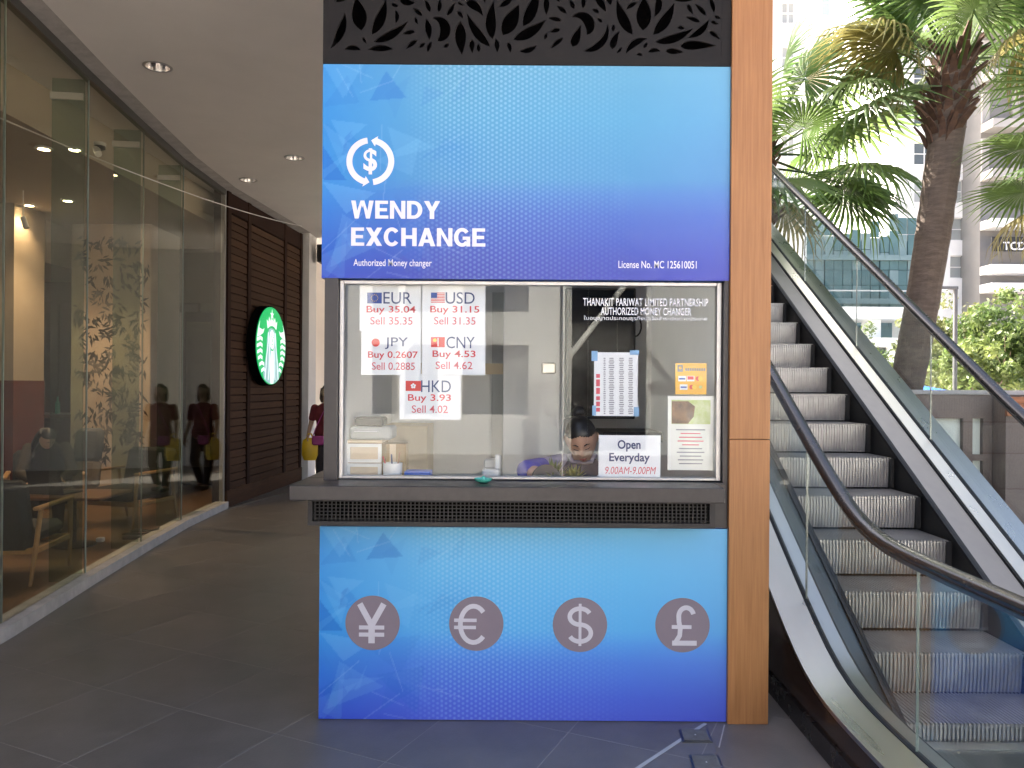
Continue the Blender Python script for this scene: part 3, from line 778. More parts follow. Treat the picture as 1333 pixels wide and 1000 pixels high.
def fuse(mb, name, m, parent, vox=.009, it=4):
    me = mb.mesh(name, m); o = bpy.data.objects.new(name, me); col.objects.link(o)
    md = o.modifiers.new('r', 'REMESH'); md.mode = 'VOXEL'; md.voxel_size = vox
    ms = o.modifiers.new('s', 'SMOOTH'); ms.factor = .5; ms.iterations = it
    dg = bpy.context.evaluated_depsgraph_get(); nm = bpy.data.meshes.new_from_object(o.evaluated_get(dg), depsgraph=dg)
    bpy.data.objects.remove(o); nm.materials.clear(); nm.materials.append(MATS[m]); nm.name = name
    nm.polygons.foreach_set('use_smooth', [True] * len(nm.polygons))
    return link(bpy.data.objects.new(name, nm), parent)
def g(d, w): return math.exp(-(d / w) ** 2)
def head_pt(x, y, z, s=1.0):
    X, Yv, Z = x * .074 * s, y * .093 * s, z * .115 * s
    if z < 0: X *= 1 - .30 * (-z) ** 1.4
    if z < -.2 and y > 0: Yv *= 1 - .35 * min(1, (-z - .2) / .6)
    if y < 0:
        Yv += .010 * y * y * (1 - abs(x)) * (-1 if z < -.1 else 0) * .3
        Yv -= .021 * g(x, .17) * max(0, min(1, (.18 - z) / .36)) * (1 if z > -.22 else g(z + .22, .07))
        for sx in (-1, 1): Yv += .0085 * g(x - sx * .40, .22) * g(z - .06, .13)
        Yv -= .0055 * g(x, .26) * g(z + .47, .09); Yv -= .006 * g(x, .3) * g(z + .80, .16)
    return Vector((X, Yv, Z))
def head_mb(mb, M, s=1.0, keep=None, nu=40, nv=30):
    k = len(mb.v); ok = {}
    for i in range(nv + 1):
        ph = math.pi * i / nv
        for j in range(nu):
            th = 2 * math.pi * j / nu
            x, y, z = math.sin(ph) * math.cos(th), math.sin(ph) * math.sin(th), math.cos(ph)
            mb.v.append(tuple(M @ head_pt(x, y, z, s))); ok[(i, j)] = keep is None or keep(x, y, z)
    for i in range(nv):
        for j in range(nu):
            j2 = (j + 1) % nu
            if ok[(i, j)] and ok[(i + 1, j)] and ok[(i, j2)] and ok[(i + 1, j2)]:
                mb.f.append((k + i * nu + j, k + (i + 1) * nu + j, k + (i + 1) * nu + j2, k + i * nu + j2)); mb.mi.append(0)
def fpt(x, z, s=1.0): return head_pt(x, -math.sqrt(max(0, 1 - x * x - z * z)), z, s)
def add_head(body, t, HM, hairm='hair', eyes_open=True, long_hair=0., bun=False):
    head_mb(body, HM)
    for sx in (-1, 1):
        cap(body, HM @ Vector((sx * .074, .012, .012)), .014, HM @ Vector((sx * .071, .008, -.022)), .009, 10)
    def feat():
        f = MB()
        for sx in (-1, 1): f.tube([HM @ (fpt(sx * x, z) + Vector((0, -.0015, 0))) for x, z in ((.18, .235), (.35, .275), (.56, .22))], [.0028, .0034, .0012], 6)
        f.build('eyebrow', hairm, t)
        f = MB()
        for sx in (-1, 1): f.tube([HM @ (fpt(sx * x, z) + Vector((0, -.001, 0))) for x, z in ((.20, .045), (.30, .02), (.42, .012), (.55, .045))], [.0014, .0022, .0024, .0012], 6)
        f.build('eyelash', hairm, t)
        if eyes_open:
            f = MB()
            for sx in (-1, 1): f.lathe([(.0005, .006), (.006, .0035), (.0065, 0), (.005, -.004)], 12, HM @ Matrix.Translation(fpt(sx * .38, .05) + Vector((0, .003, 0))) @ Matrix.Rotation(R(90), 4, 'X'))
            f.build('eye', 'plastic_black', t, smooth=True)
        f = MB(); f.tube([HM @ (fpt(x, z) + Vector((0, -.0004, 0))) for x, z in ((-.27, -.465), (-.12, -.45), (0, -.462), (.12, -.45), (.27, -.465))], [.0008, .0042, .0044, .0042, .0008], 8)
        f.tube([HM @ (fpt(x, z) + Vector((0, -.0004, 0))) for x, z in ((-.22, -.49), (0, -.525), (.22, -.49))], [.0008, .0055, .0008], 8)
        f.build('lips', 'lips', t, smooth=True)
    feat()
    h = MB()
    def kp(x, y, z):
        if z > .62 - .25 * abs(x): return True
        if y > -.12 and z > .0 - .55 * max(0, y): return True
        return y > .35 and z > -.75
    head_mb(h, HM, 1.075, kp, 96, 72)
    head_mb(h, HM, 1.01, kp, 96, 72)
    o = h.build('hair', hairm, t, smooth=True)
    if bun:
        b = MB()
        for k in range(9):
            a = k * 2.4; cap(b, HM @ Vector((.012 * math.cos(a), .09, .088 + .010 * math.sin(a))), .022, HM @ Vector((.016 * math.cos(a + 1), .11, .090 + .012 * math.sin(a + 1))), .018, 12)
        fuse(b, 'hair_bun', hairm, t, .007, 2)
        b = MB()
        for k in range(7): b.tube([HM @ Vector((.01 * (k - 3), .02, .122)), HM @ Vector((.014 * (k - 3), .0, .140 + .004 * (k % 3)))], [.0016, .0004], 5)
        b.build('loose_hair', hairm, t)
    if long_hair:
        b = MB()
        for k in range(13):
            a = math.pi * (k / 12); x = math.cos(a) * .078; y = .02 + math.sin(a) * .085
            b.tube([HM @ Vector((x * .9, y * .8, .07)), HM @ Vector((x, y, -.03)), HM @ Vector((x * 1.08, y * 1.02, -long_hair * .6)), HM @ Vector((x * 1.0, y * 1.05, -long_hair))], [.02, .026, .024, .006], 8)
        fuse(b, 'hair_length', hairm, t, .008, 3)
def hand(mb, wrist, d, nrm, curl=.5, s=1.0, thumb=1):
    """palm, four fingers and a thumb; d = direction of the hand, nrm = out of the palm"""
    w = Vector(wrist); d = Vector(d).normalized(); n_ = Vector(nrm); n_ = (n_ - d * n_.dot(d)).normalized(); sd = d.cross(n_) * thumb
    for k in range(4):
        o = (k - 1.5) * .019 * s
        kn = w + d * (.085 - .004 * abs(k - 1)) * s + sd * o
        cap(mb, w + sd * o * .6 + d * .015, .013 * s, kn, .0115 * s, 8)
        L = (.072, .082, .077, .060)[k] * s; a = curl
        q = kn
        for seg in range(3):
            dd = d * math.cos(a) + n_ * math.sin(a); q2 = q + dd * L * (.45, .32, .23)[seg]
            cap(mb, q, (.0092, .0085, .0078)[seg] * s, q2, (.0085, .0078, .0068)[seg] * s, 8); q = q2; a += curl
    b0 = w + d * .022 * s - sd * .022 * s; b1 = b0 + (d * .6 - sd * .75 + n_ * .25).normalized() * .045 * s; b2 = b1 + (d * .9 - sd * .3 + n_ * .4).normalized() * .036 * s
    cap(mb, b0, .014 * s, b1, .0105 * s, 8); cap(mb, b1, .0105 * s, b2, .0075 * s, 8)

def clerk():
    t = thing('person', 'clerk in navy and lilac shirt with tied back hair looking down in the booth', 'person', (.38, 4.5, .1))
    HC = pix(757, 572, 4.14)
    HM = Matrix.Translation(HC) @ Matrix.Rotation(R(-7), 4, 'Y') @ Matrix.Rotation(R(-8), 4, 'Z') @ Matrix.Rotation(R(33), 4, 'X') @ Matrix.Scale(1.12, 4)
    b = MB()
    nk = Vector((HC.x + .012, HC.y + .10, HC.z - .105))
    cap(b, HC + Vector((.003, .035, -.05)), .052, nk, .055)
    sl, sr = Vector((nk.x - .165, nk.y + .02, nk.z - .06)), Vector((nk.x + .165, nk.y + .03, nk.z - .065))
    pel = Vector((nk.x + .01, nk.y + .26, .60))
    loft(b, [((pel.x, pel.y, .5), .14, .11), ((pel.x, pel.y, .62), .16, .12), ((nk.x, nk.y + .15, .82), .13, .10), ((nk.x, nk.y + .07, nk.z - .18), .15, .10), ((nk.x, nk.y + .03, nk.z - .07), .14, .075), ((nk.x, nk.y + .01, nk.z), .06, .055)])
    el = pix(684, 613, 4.12); wl = Vector((el.x + .20, 4.02, el.z - .035))
    er = Vector((sr.x + .10, sr.y - .06, 1.02)); wr = Vector((sr.x - .02, 4.08, 1.09))
    limb(b, (sl, .05), (el, .042), (wl, .028)); limb(b, (sr, .05), (er, .040), (wr, .027))
    hand(b, wl, (.7, -.4, -.1), (0, 0, -1), .35); hand(b, wr, (-.7, -.5, 0), (0, 0, -1), .35, thumb=-1)
    th = [(pel + Vector((s * .09, 0, -.02)), pel + Vector((s * .11, -.36, .0)), Vector((pel.x + s * .11, pel.y - .34, .16)), Vector((pel.x + s * .11, pel.y - .46, .13))) for s in (-1, 1)]
    for a, k_, f, f2 in th: limb(b, (a, .08), (k_, .055), (f, .036), (f2, .026))
    add_head(b, t, HM, 'hair', False, 0, True)
    fuse(b, 'body', 'skin', t, .0065, 3)
    s = MB()
    loft(s, [((pel.x, pel.y, .56), .155, .125), ((pel.x, pel.y, .64), .17, .13), ((nk.x, nk.y + .15, .82), .145, .115), ((nk.x, nk.y + .07, nk.z - .18), .165, .115), ((nk.x, nk.y + .035, nk.z - .07), .15, .088), ((nk.x, nk.y + .015, nk.z - .005), .072, .066)])
    limb(s, (sr, .064), (sr.lerp(er, .75), .056))
    fuse(s, 'shirt', 'shirt_navy', t, .009)
    s = MB(); limb(s, (sl + Vector((.06, .01, .03)), .05), (sl, .066), (sl.lerp(el, .45), .060)); fuse(s, 'shirt_shoulder', 'shirt_lilac', t, .009)
    s = MB(); limb(s, (sl.lerp(el, .40), .063), (sl.lerp(el, .93), .060)); fuse(s, 'sleeve', 'shirt_blue', t, .009)
    s = MB(); s.tube([nk + Vector((.075 * math.cos(a), .005 + .066 * math.sin(a), .008 - .03 * (math.sin(a) < -.6))) for a in np.linspace(0, 2 * math.pi, 22)], .012, 8); s.build('collar', 'shirt_lilac', t, smooth=True)
    s = MB()
    for a, k_, f, f2 in th: limb(s, (a, .095), (k_, .07), (f, .055))
    fuse(s, 'trousers', 'trouser_dark', t, .011)
    s = MB(); s.lathe([(.010, 0), (.010, .002)], 16, Matrix.Translation((nk.x + .085, nk.y - .067, nk.z - .10)) @ Matrix.Rotation(R(90), 4, 'X')); s.build('shirt_badge', 'symbol_grey', t)
    st = thing('stool', 'stool under the clerk inside the booth', 'stool', (pel.x, pel.y, FZ))
    MB().lathe([(.17, .44), (.18, .46), (.17, .49)], 24, Matrix.Translation((pel.x, pel.y, 0))).build('seat', 'plastic_black', st, smooth=True)
    MB().tube([(pel.x, pel.y, .02), (pel.x, pel.y, .44)], .025, 12).build('pole', 'steel', st, smooth=True); MB().lathe([(.2, 0), (.2, .02), (.04, .04)], 24, Matrix.Translation((pel.x, pel.y, 0))).build('foot', 'steel', st)

def walker():
    X, Yw = -2.86, 11.85
    t = thing('person', 'woman in maroon shirt carrying a yellow bag in the passage behind the kiosk', 'person', (X, Yw, 0), None, R(8))
    b = MB(); HM = Matrix.Translation((0, -.02, 1.50)); nk = Vector((0, .005, 1.34))
    cap(b, (0, -.005, 1.44), .05, nk, .052)
    loft(b, [((0, 0, .78), .15, .11), ((0, 0, .86), .17, .12), ((0, 0, 1.0), .13, .095), ((0, 0, 1.18), .155, .105), ((0, 0, 1.27), .15, .085), ((0, 0, 1.345), .055, .05)])
    sl, sr = Vector((-.175, 0, 1.26)), Vector((.175, 0, 1.26))
    el, er = Vector((-.23, .0, 1.02)), Vector((.235, .03, 1.01)); wl, wr = Vector((-.26, -.12, .84)), Vector((.24, -.10, .80))
    limb(b, (sl, .048), (el, .038), (wl, .026)); limb(b, (sr, .048), (er, .038), (wr, .026))
    hand(b, wl, (0, -.15, -1), (1, 0, 0), .75); hand(b, wr, (0, -.2, -1), (-1, 0, 0), .35, thumb=-1)
    lg = [(Vector((s * .085, 0, .80)), Vector((s * .09, -.03 - .05 * s, .45)), Vector((s * .09, .02 + .08 * s, .08)), Vector((s * .095, -.09 + .08 * s, .035))) for s in (-1, 1)]
    for h, k_, a, f in lg: limb(b, (h, .085), (k_, .055), (a, .036), (f, .03))
    add_head(b, t, HM, 'hair_brown', True, .16)
    fuse(b, 'body', 'skin_b', t, .0075, 3)
    s = MB()
    loft(s, [((0, 0, .80), .175, .128), ((0, 0, .88), .182, .130), ((0, 0, 1.0), .148, .112), ((0, 0, 1.18), .17, .118), ((0, 0, 1.275), .16, .098), ((0, 0, 1.335), .072, .062)])
    limb(s, (sl, .060), (sl.lerp(el, .65), .056)); limb(s, (sr, .060), (sr.lerp(er, .65), .056)); fuse(s, 'shirt', 'shirt_maroon', t, .009)
    s = MB()
    for h, k_, a, f in lg: limb(s, (h, .10), (k_, .073), (a + Vector((0, 0, .03)), .055))
    fuse(s, 'trousers', 'trouser_dark', t, .011)
    for h, k_, a, f in lg:
        s = MB(); limb(s, (Vector((a.x, a.y + .02, .035)), .04), (f + Vector((0, -.03, .0)), .034)); fuse(s, 'shoe', 'shoe', t, .008)
    text('STAFF', -.06, .06, 1.185, 1.205, -.124, 'ink_white', t) if False else None
    bg = thing('shopping_bag', 'yellow shopping bag hanging from the hand of the walking woman', 'bag', (X - .21, Yw - .16, .45), None, R(8))
    s = MB(); loft(s, [((0, 0, .02), .09, .05), ((0, 0, .10), .12, .065), ((0, 0, .25), .12, .06), ((0, 0, .33), .10, .03), ((0, 0, .36), .05, .02)]); s.build('bag_body', 'bag_yellow', bg, smooth=True)
    s = MB(); s.tube([(-.05, 0, .35), (-.02, 0, .42), (.02, 0, .42), (.05, 0, .35)], .012, 8); s.build('handle', 'bag_yellow', bg, smooth=True)
    bg = thing('handbag', 'small magenta handbag at the hip of the walking woman', 'bag', (X - .08, Yw - .18, .70), None, R(8))
    MB().bbox(-.09, .09, -.035, .035, 0, .14, .02).build('bag_body', 'bag_magenta', bg, smooth=True)
    MB().tube([(-.08, 0, .13), (-.03, .01, .28), (.12, .02, .60)], .007, 6).build('strap', 'bag_magenta', bg)

def seated():
    P0 = Vector((-5.1, 8.44, FZ)); rz = R(-150) + math.pi
    t = thing('person', 'dark haired woman in brown top bent over a laptop in the cafe', 'person', P0, None, rz)
    b = MB(); nk = Vector((0, -.16, .95)); HC = Vector((0, -.29, 1.02))
    HM = Matrix.Translation(HC) @ Matrix.Rotation(R(25), 4, 'Z') @ Matrix.Rotation(R(42), 4, 'X')
    cap(b, HC + Vector((0, .04, -.05)), .05, nk, .055)
    loft(b, [((0, .06, .44), .16, .12), ((0, .04, .55), .15, .11), ((0, -.04, .75), .145, .105), ((0, -.10, .90), .15, .09), ((0, -.13, 1.0), .06, .055)])
    sl, sr = Vector((-.17, -.11, .91)), Vector((.17, -.11, .91)); el, er = Vector((-.24, -.28, .66)), Vector((.24, -.28, .66)); wl, wr = Vector((-.12, -.50, .60)), Vector((.12, -.50, .60))
    limb(b, (sl, .048), (el, .038), (wl, .026)); limb(b, (sr, .048), (er, .038), (wr, .026))
    hand(b, wl, (.2, -1, -.1), (0, 0, -1), .3); hand(b, wr, (-.2, -1, -.1), (0, 0, -1), .3, thumb=-1)
    lg = [(Vector((s * .09, .04, .48)), Vector((s * .11, -.38, .47)), Vector((s * .11, -.36, .08)), Vector((s * .11, -.48, .035))) for s in (-1, 1)]
    for h, k_, a, f in lg: limb(b, (h, .085), (k_, .056), (a, .036), (f, .03))
    add_head(b, t, HM, 'hair', False, .22)
    fuse(b, 'body', 'skin_b', t, .0075, 3)
    s = MB(); loft(s, [((0, .06, .45), .172, .132), ((0, .04, .55), .165, .125), ((0, -.04, .75), .16, .118), ((0, -.10, .90), .165, .105), ((0, -.13, .985), .072, .068)])
    limb(s, (sl, .062), (el, .052), (el.lerp(wl, .8), .042)); limb(s, (sr, .062), (er, .052), (er.lerp(wr, .8), .042)); fuse(s, 'shirt', 'shirt_brown', t, .009)
    s = MB()
    for h, k_, a, f in lg: limb(s, (h, .10), (k_, .072), (a + Vector((0, 0, .02)), .052))
    fuse(s, 'trousers', 'trouser_dark', t, .011)
    for h, k_, a, f in lg:
        s = MB(); limb(s, (Vector((a.x, a.y + .02, .04)), .04), (f + Vector((0, -.03, 0)), .034)); fuse(s, 'shoe', 'shoe', t, .008)

# ================================================================== KIOSK
KY = 3.76; KX0, KX1 = -.936, 1.06; KB = 5.7
ks = thing('exchange_kiosk', 'blue money exchange kiosk with serving window, black lattice top and counter', 'kiosk', (.06, 4.6, 0))
def printed(name, x0, x1, z0, z1, y, lit_tone):
    nx, nz = 380, int(380 * (z1 - z0) / (x1 - x0))
    S, T = np.meshgrid(np.linspace(0, 1, nx), np.linspace(0, 1, nz)); 
    Lc = lambda *c: np.array(lin(*c))
    if lit_tone: stops = [(0, Lc(76, 94, 204)), (.12, Lc(76, 104, 210)), (.30, Lc(80, 130, 218)), (.40, Lc(84, 154, 224)), (.47, Lc(90, 172, 226)), (.75, Lc(100, 182, 228)), (1, Lc(110, 184, 226))]  # lower panel: brighter stops put its stronger light into the colour
    else: stops = [(0, Lc(66, 74, 164)), (.12, Lc(68, 84, 172)), (.30, Lc(74, 106, 182)), (.40, Lc(79, 127, 188)), (.47, Lc(82, 144, 188)), (.75, Lc(88, 155, 192)), (1, Lc(98, 159, 190))]  # upper panel: same print, darkened in colour for its weaker light
    sv = [s for s, _ in stops]; c = np.stack([np.interp(T, sv, [q[k] for _, q in stops]) for k in range(3)], -1)
    left = Lc(34, 136, 214); left2 = Lc(26, 70, 186)
    lcol = np.where(T[..., None] > .42, left, left2 + (left - left2) * (T[..., None] / .42))
    w = np.clip((.30 - S) / .30, 0, 1)[..., None] * .75
    c = c * (1 - w) + lcol * w
    # right edge bleeds to a dustier tone
    w = np.clip((S - .75) / .25, 0, 1)[..., None] * .25
    c = c * (1 - w) + (np.array(lin(135, 185, 215)) * T[..., None] + np.array(lin(90, 90, 190)) * (1 - T[..., None])) * w
    asp = (z1 - z0) / (x1 - x0)
    rp = random.Random(4)
    tris = [((.155, .97), (.115, .83), (.205, .845), -.34), ((.07, .68), (.045, .57), (.10, .60), -.2), ((.0, .62), (.0, .46), (.06, .455), -.55), ((.055, .66), (.05, .58), (.072, .69), -.4),
            ((.0, .15), (.05, .22), (.045, .05), -.35), ((.0, .80), (.06, .95), (.09, .82), -.16), ((.0, 1.), (.10, 1.), (.05, .84), .10), ((.24, .80), (.30, .87), (.25, .90), -.12),
            ((.0, .45), (.13, .40), (.06, .30), .13), ((.10, .40), (.25, .44), (.20, .24), -.10), ((.14, .23), (.26, .28), (.24, .03), -.18), ((.25, .58), (.30, .63), (.24, .55), -.15),
            ((.05, .30), (.16, .17), (.02, .05), .08), ((.30, .66), (.34, .62), (.26, .54), -.10), ((.13, .55), (.24, .66), (.22, .48), .07), ((.02, .74), (.11, .72), (.05, .62), .10), ((.17, .22), (.24, .16), (.15, .04), -.16)]
    for _ in range(26):
        cx, cz = rp.random() ** 1.6 * .30, rp.random(); q = [(cx + rp.uniform(-.08, .08), cz + rp.uniform(-.15, .15)) for _k in range(3)]
        tris.append((*q, rp.uniform(-.09, .11)))
    for p0, p1, p2, d in tris:
        def e(a, b): return (S - a[0]) * (b[1] - a[1]) - (T - a[1]) * (b[0] - a[0])
        a, b, q = e(p0, p1), e(p1, p2), e(p2, p0)
        ins = ((a >= 0) & (b >= 0) & (q >= 0)) | ((a <= 0) & (b <= 0) & (q <= 0))
        tgt = np.array(lin(0, 96, 190)) if d < 0 else np.array(lin(150, 215, 245))
        c[ins] = c[ins] * (1 - abs(d)) + tgt * abs(d)
    for _ in range(16):  # fine pale network lines
        a = (rp.random() * .3, rp.random()); b = (a[0] + rp.uniform(-.14, .14), a[1] + rp.uniform(-.25, .25)); dx, dz = b[0] - a[0], (b[1] - a[1]) * asp
        L2 = dx * dx + dz * dz + 1e-9; tt = np.clip(((S - a[0]) * dx + (T - a[1]) * asp * dz) / L2, 0, 1)
        dist = np.hypot(S - a[0] - tt * dx, (T - a[1]) * asp - tt * dz); k = dist < .0014
        c[k] = c[k] * .91 + np.array([.6, .8, .92]) * .09
    dark = np.exp(-((S - .33) / .05) ** 2 - ((T - .58) / .12) ** 2)[..., None] * .22
    c = c * (1 - dark) + np.array(lin(20, 120, 200)) * dark
    al = np.clip((S - .20) / .12, 0, 1) * np.clip((.78 - S) / .34, 0, 1) * .27 * (.55 + .45 * T)
    xs, zs = x0 + S * (x1 - x0), z0 + T * (z1 - z0)
    v = np.stack([xs, np.full_like(xs, y), zs], -1).reshape(-1, 3)
    idx = np.arange(nx * nz).reshape(nz, nx)
    f = np.stack([idx[:-1, :-1], idx[:-1, 1:], idx[1:, 1:], idx[1:, :-1]], -1).reshape(-1, 4)
    me = bpy.data.meshes.new(name); me.vertices.add(len(v)); me.vertices.foreach_set('co', v.astype(np.float32).ravel())
    me.loops.add(f.size); me.loops.foreach_set('vertex_index', f.astype(np.int32).ravel())
    me.polygons.add(len(f)); me.polygons.foreach_set('loop_start', np.arange(0, f.size, 4, dtype=np.int32))
    try: me.polygons.foreach_set('loop_total', np.full(len(f), 4, np.int32))
    except Exception: pass
    me.update(calc_edges=True)
    at = me.color_attributes.new('ink', 'FLOAT_COLOR', 'POINT')
    rgba = np.concatenate([c.reshape(-1, 3), al.reshape(-1, 1)], 1).astype(np.float32); at.data.foreach_set('color', rgba.ravel())
    me.materials.append(MATS['printed_vinyl'])
    return link(bpy.data.objects.new(name, me), ks)
ZP0, ZP1 = 2.163, 3.21
MB().box(KX0, KX1, KY + .001, KY + .12, ZP0, ZP1).build('fascia_board', 'blue_box', ks)
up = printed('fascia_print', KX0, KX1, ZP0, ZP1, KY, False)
ZL1 = .947
MB().box(KX0 + .002, KX1, KY + .001, KY + .10, 0.005, ZL1).build('front_board', 'blue_box', ks)
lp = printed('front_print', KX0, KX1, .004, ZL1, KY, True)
# fascia lettering
def block_word(word, px0, px1, py0, py1, parent):
    """heavy grotesque capitals drawn as polygons; unit height 1"""
    S = .235
    def arcq(cx, cz, rx, rz, a0, a1, sx, sz, n=14):
        o = [(cx + rx * math.cos(a0 + (a1 - a0) * i / n), cz + rz * math.sin(a0 + (a1 - a0) * i / n)) for i in range(n + 1)]
        q = [(cx + (rx - sx) * math.cos(a0 + (a1 - a0) * i / n), cz + (rz - sz) * math.sin(a0 + (a1 - a0) * i / n)) for i in range(n + 1)]
        return [[o[i], o[i + 1], q[i + 1], q[i]] for i in range(n)]
    def glyph(ch):
        if ch == 'E': return .70, [[(0, 0), (S, 0), (S, 1), (0, 1)], [(S, .82), (.68, .82), (.68, 1), (S, 1)], [(S, .41), (.63, .41), (.63, .59), (S, .59)], [(S, 0), (.70, 0), (.70, .18), (S, .18)]]
        if ch == 'N': return .82, [[(0, 0), (.22, 0), (.22, 1), (0, 1)], [(.60, 0), (.82, 0), (.82, 1), (.60, 1)], [(.22, 1), (.22, .66), (.60, 0), (.60, .34)]]
        if ch == 'H': return .82, [[(0, 0), (S, 0), (S, 1), (0, 1)], [(.585, 0), (.82, 0), (.82, 1), (.585, 1)], [(S, .40), (.585, .40), (.585, .59), (S, .59)]]
        if ch == 'W': return 1.20, [[(0, 1), (.24, 1), (.40, 0), (.20, 0)], [(.20, 0), (.40, 0), (.60, .92), (.50, 1)], [(.60, .92), (.70, 1), (1.0, 0), (.80, 0)], [(.80, 0), (1.0, 0), (1.2, 1), (.96, 1)], [(.49, 1), (.71, 1), (.6, .60)]]
        if ch == 'Y': return .86, [[(.31, 0), (.55, 0), (.55, .42), (.31, .42)], [(0, 1), (.27, 1), (.55, .42), (.31, .42)], [(.86, 1), (.60, 1), (.31, .42), (.55, .42)]]
        if ch == 'X': return .86, [[(0, 0), (.28, 0), (.86, 1), (.59, 1)], [(0, 1), (.27, 1), (.86, 0), (.58, 0)]]
        if ch == 'A': return .90, [[(0, 0), (.25, 0), (.55, 1), (.33, 1)], [(.65, 0), (.90, 0), (.57, 1), (.35, 1)], [(.24, .19), (.66, .19), (.60, .37), (.30, .37)]]
        if ch == 'D': return .82, [[(0, 0), (S, 0), (S, 1), (0, 1)], [(S, .81), (.36, .81), (.36, 1), (S, 1)], [(S, 0), (.36, 0), (.36, .19), (S, .19)]] + arcq(.36, .5, .46, .5, -math.pi / 2, math.pi / 2, .235, .19)
        if ch == 'C': return .84, arcq(.43, .5, .43, .52, R(38), R(322), .225, .20, 26)
        if ch == 'G': return .88, arcq(.43, .5, .43, .52, R(38), R(322), .225, .20, 26) + [[(.46, .36), (.86, .36), (.86, .54), (.46, .54)], [(.66, .0), (.86, .0), (.86, .36), (.66, .36)]]
    gl_ = [glyph(ch) for ch in word]; tot = sum(w for w, _ in gl_) + .085 * (len(word) - 1)
    a, b = pix(px0, py1, KY), pix(px1, py0, KY); sx, sz = (b.x - a.x) / tot, b.z - a.z; x = 0
    for w, polys in gl_:
        m_ = MB()
        for k, q in enumerate(polys): m_.poly([(a.x + (x + u_) * sx, a.z + v_ * sz) for u_, v_ in q], KY - .0024 - .00002 * k, .0008)
        m_.build('letter', 'ink_print', parent); x += w + .085
block_word('WENDY', 457, 573, 262, 284.5, up)
block_word('EXCHANGE', 457, 632, 297.5, 320, up)
ptext('Authorized Money changer', 460, 562, 338, 349, KY - .002, 'ink_print', up, bold=.008)
ptext('License No. MC 125610051', 805, 907, 340, 349, KY - .002, 'ink_print', up, bold=.008)
# round dollar arrows
c = pix(482, 210, KY - .002); r0, r1 = .088, .117
for s in (0, math.pi):
    mbk = MB(); A0, A1 = s + R(98), s + R(253); n = 24; L, Rr = [], []
    for i in range(n + 1):
        a = A0 + (A1 - A0) * i / n; L.append((c.x + r1 * math.cos(a), c.z + r1 * math.sin(a))); Rr.append((c.x + r0 * math.cos(a), c.z + r0 * math.sin(a)))
    e = A1 + R(15); tip = (c.x + (r0 + r1) / 2 * math.cos(e), c.z + (r0 + r1) / 2 * math.sin(e))
    hA = (c.x + (r1 + .012) * math.cos(A1), c.z + (r1 + .012) * math.sin(A1)); hB = (c.x + (r0 - .012) * math.cos(A1), c.z + (r0 - .012) * math.sin(A1))
    for i in range(n): mbk.poly([L[i], L[i + 1], Rr[i + 1], Rr[i]], KY - .002, .001)
    mbk.poly([hA, tip, hB], KY - .0021, .001); mbk.build('arrow_emblem', 'ink_print', up)
ptext('$', 473, 491, 193, 227, KY - .002, 'ink_print', up, bold=.022)
# four currency discs
for ch, cx, cy, bx in (('¥', 485, 811, (466, 502, 786, 837)), ('€', 620, 812, (591, 632, 787, 838)), ('$', 755, 813.5, (738, 772, 787, 839)), ('£', 888.5, 814, (872, 907, 789, 840))):
    c = pix(cx, cy, KY - .002); d = MB(); d.poly(circ(.133, 56, c.x, c.z), KY - .003, .0028); o = d.build('currency_disc', 'disc_mauve', lp)
    a, b = pix(bx[0], bx[3], KY), pix(bx[1], bx[2], KY)
    def stroke(pts, w, k=0):
        m_ = MB(); P_ = [Vector((a.x + u_ * (b.x - a.x), a.z + v_ * (b.z - a.z))) for u_, v_ in pts]
        Lq, Rq = [], []
        for i_ in range(len(P_)):
            d_ = (P_[min(i_ + 1, len(P_) - 1)] - P_[max(0, i_ - 1)]).normalized(); n_ = Vector((-d_.y, d_.x)) * w / 2; Lq.append(P_[i_] + n_); Rq.append(P_[i_] - n_)
        for i_ in range(len(P_) - 1): m_.poly([tuple(Lq[i_]), tuple(Lq[i_ + 1]), tuple(Rq[i_ + 1]), tuple(Rq[i_])], KY - .0045 - .0003 * k - .00001 * i_, .0004)
        return m_
    arc_ = lambda cx, cz, rx, rz, a0, a1, n=22: [(cx + rx * math.cos(R(a0 + (a1 - a0) * i / n)), cz + rz * math.sin(R(a0 + (a1 - a0) * i / n))) for i in range(n + 1)]
    W = .023
    strokes = {'¥': [([(.06, 1.), (.5, .45)], W * 1.25), ([(.94, 1.), (.5, .45)], W * 1.25), ([(.5, .5), (.5, 0)], W * 1.35), ([(.04, .40), (.96, .40)], W * .85), ([(.04, .22), (.96, .22)], W * .85)],
               '€': [(arc_(.62, .5, .42, .46, 42, 318), W), ([(0, .60), (.72, .60)], W * .72), ([(0, .42), (.70, .42)], W * .72)],
               '$': [(arc_(.5, .70, .40, .20, 25, 270) + arc_(.5, .29, .42, .21, 90, -155)[1:], W * .95), ([(.5, 1.02), (.5, -.03)], W * .6)],
               '£': [(arc_(.60, .74, .28, .22, 15, 180, 14) + [(.33, .6), (.38, .42), (.36, .25), (.20, .07)], W), ([(.08, .06), (1.0, .06)], W * 1.05), ([(.06, .47), (.80, .47)], W * .8)]}[ch]
    for k_, (pts_, w_) in enumerate(strokes): stroke(pts_, w_, k_).build('currency_stroke', 'symbol_grey', o)
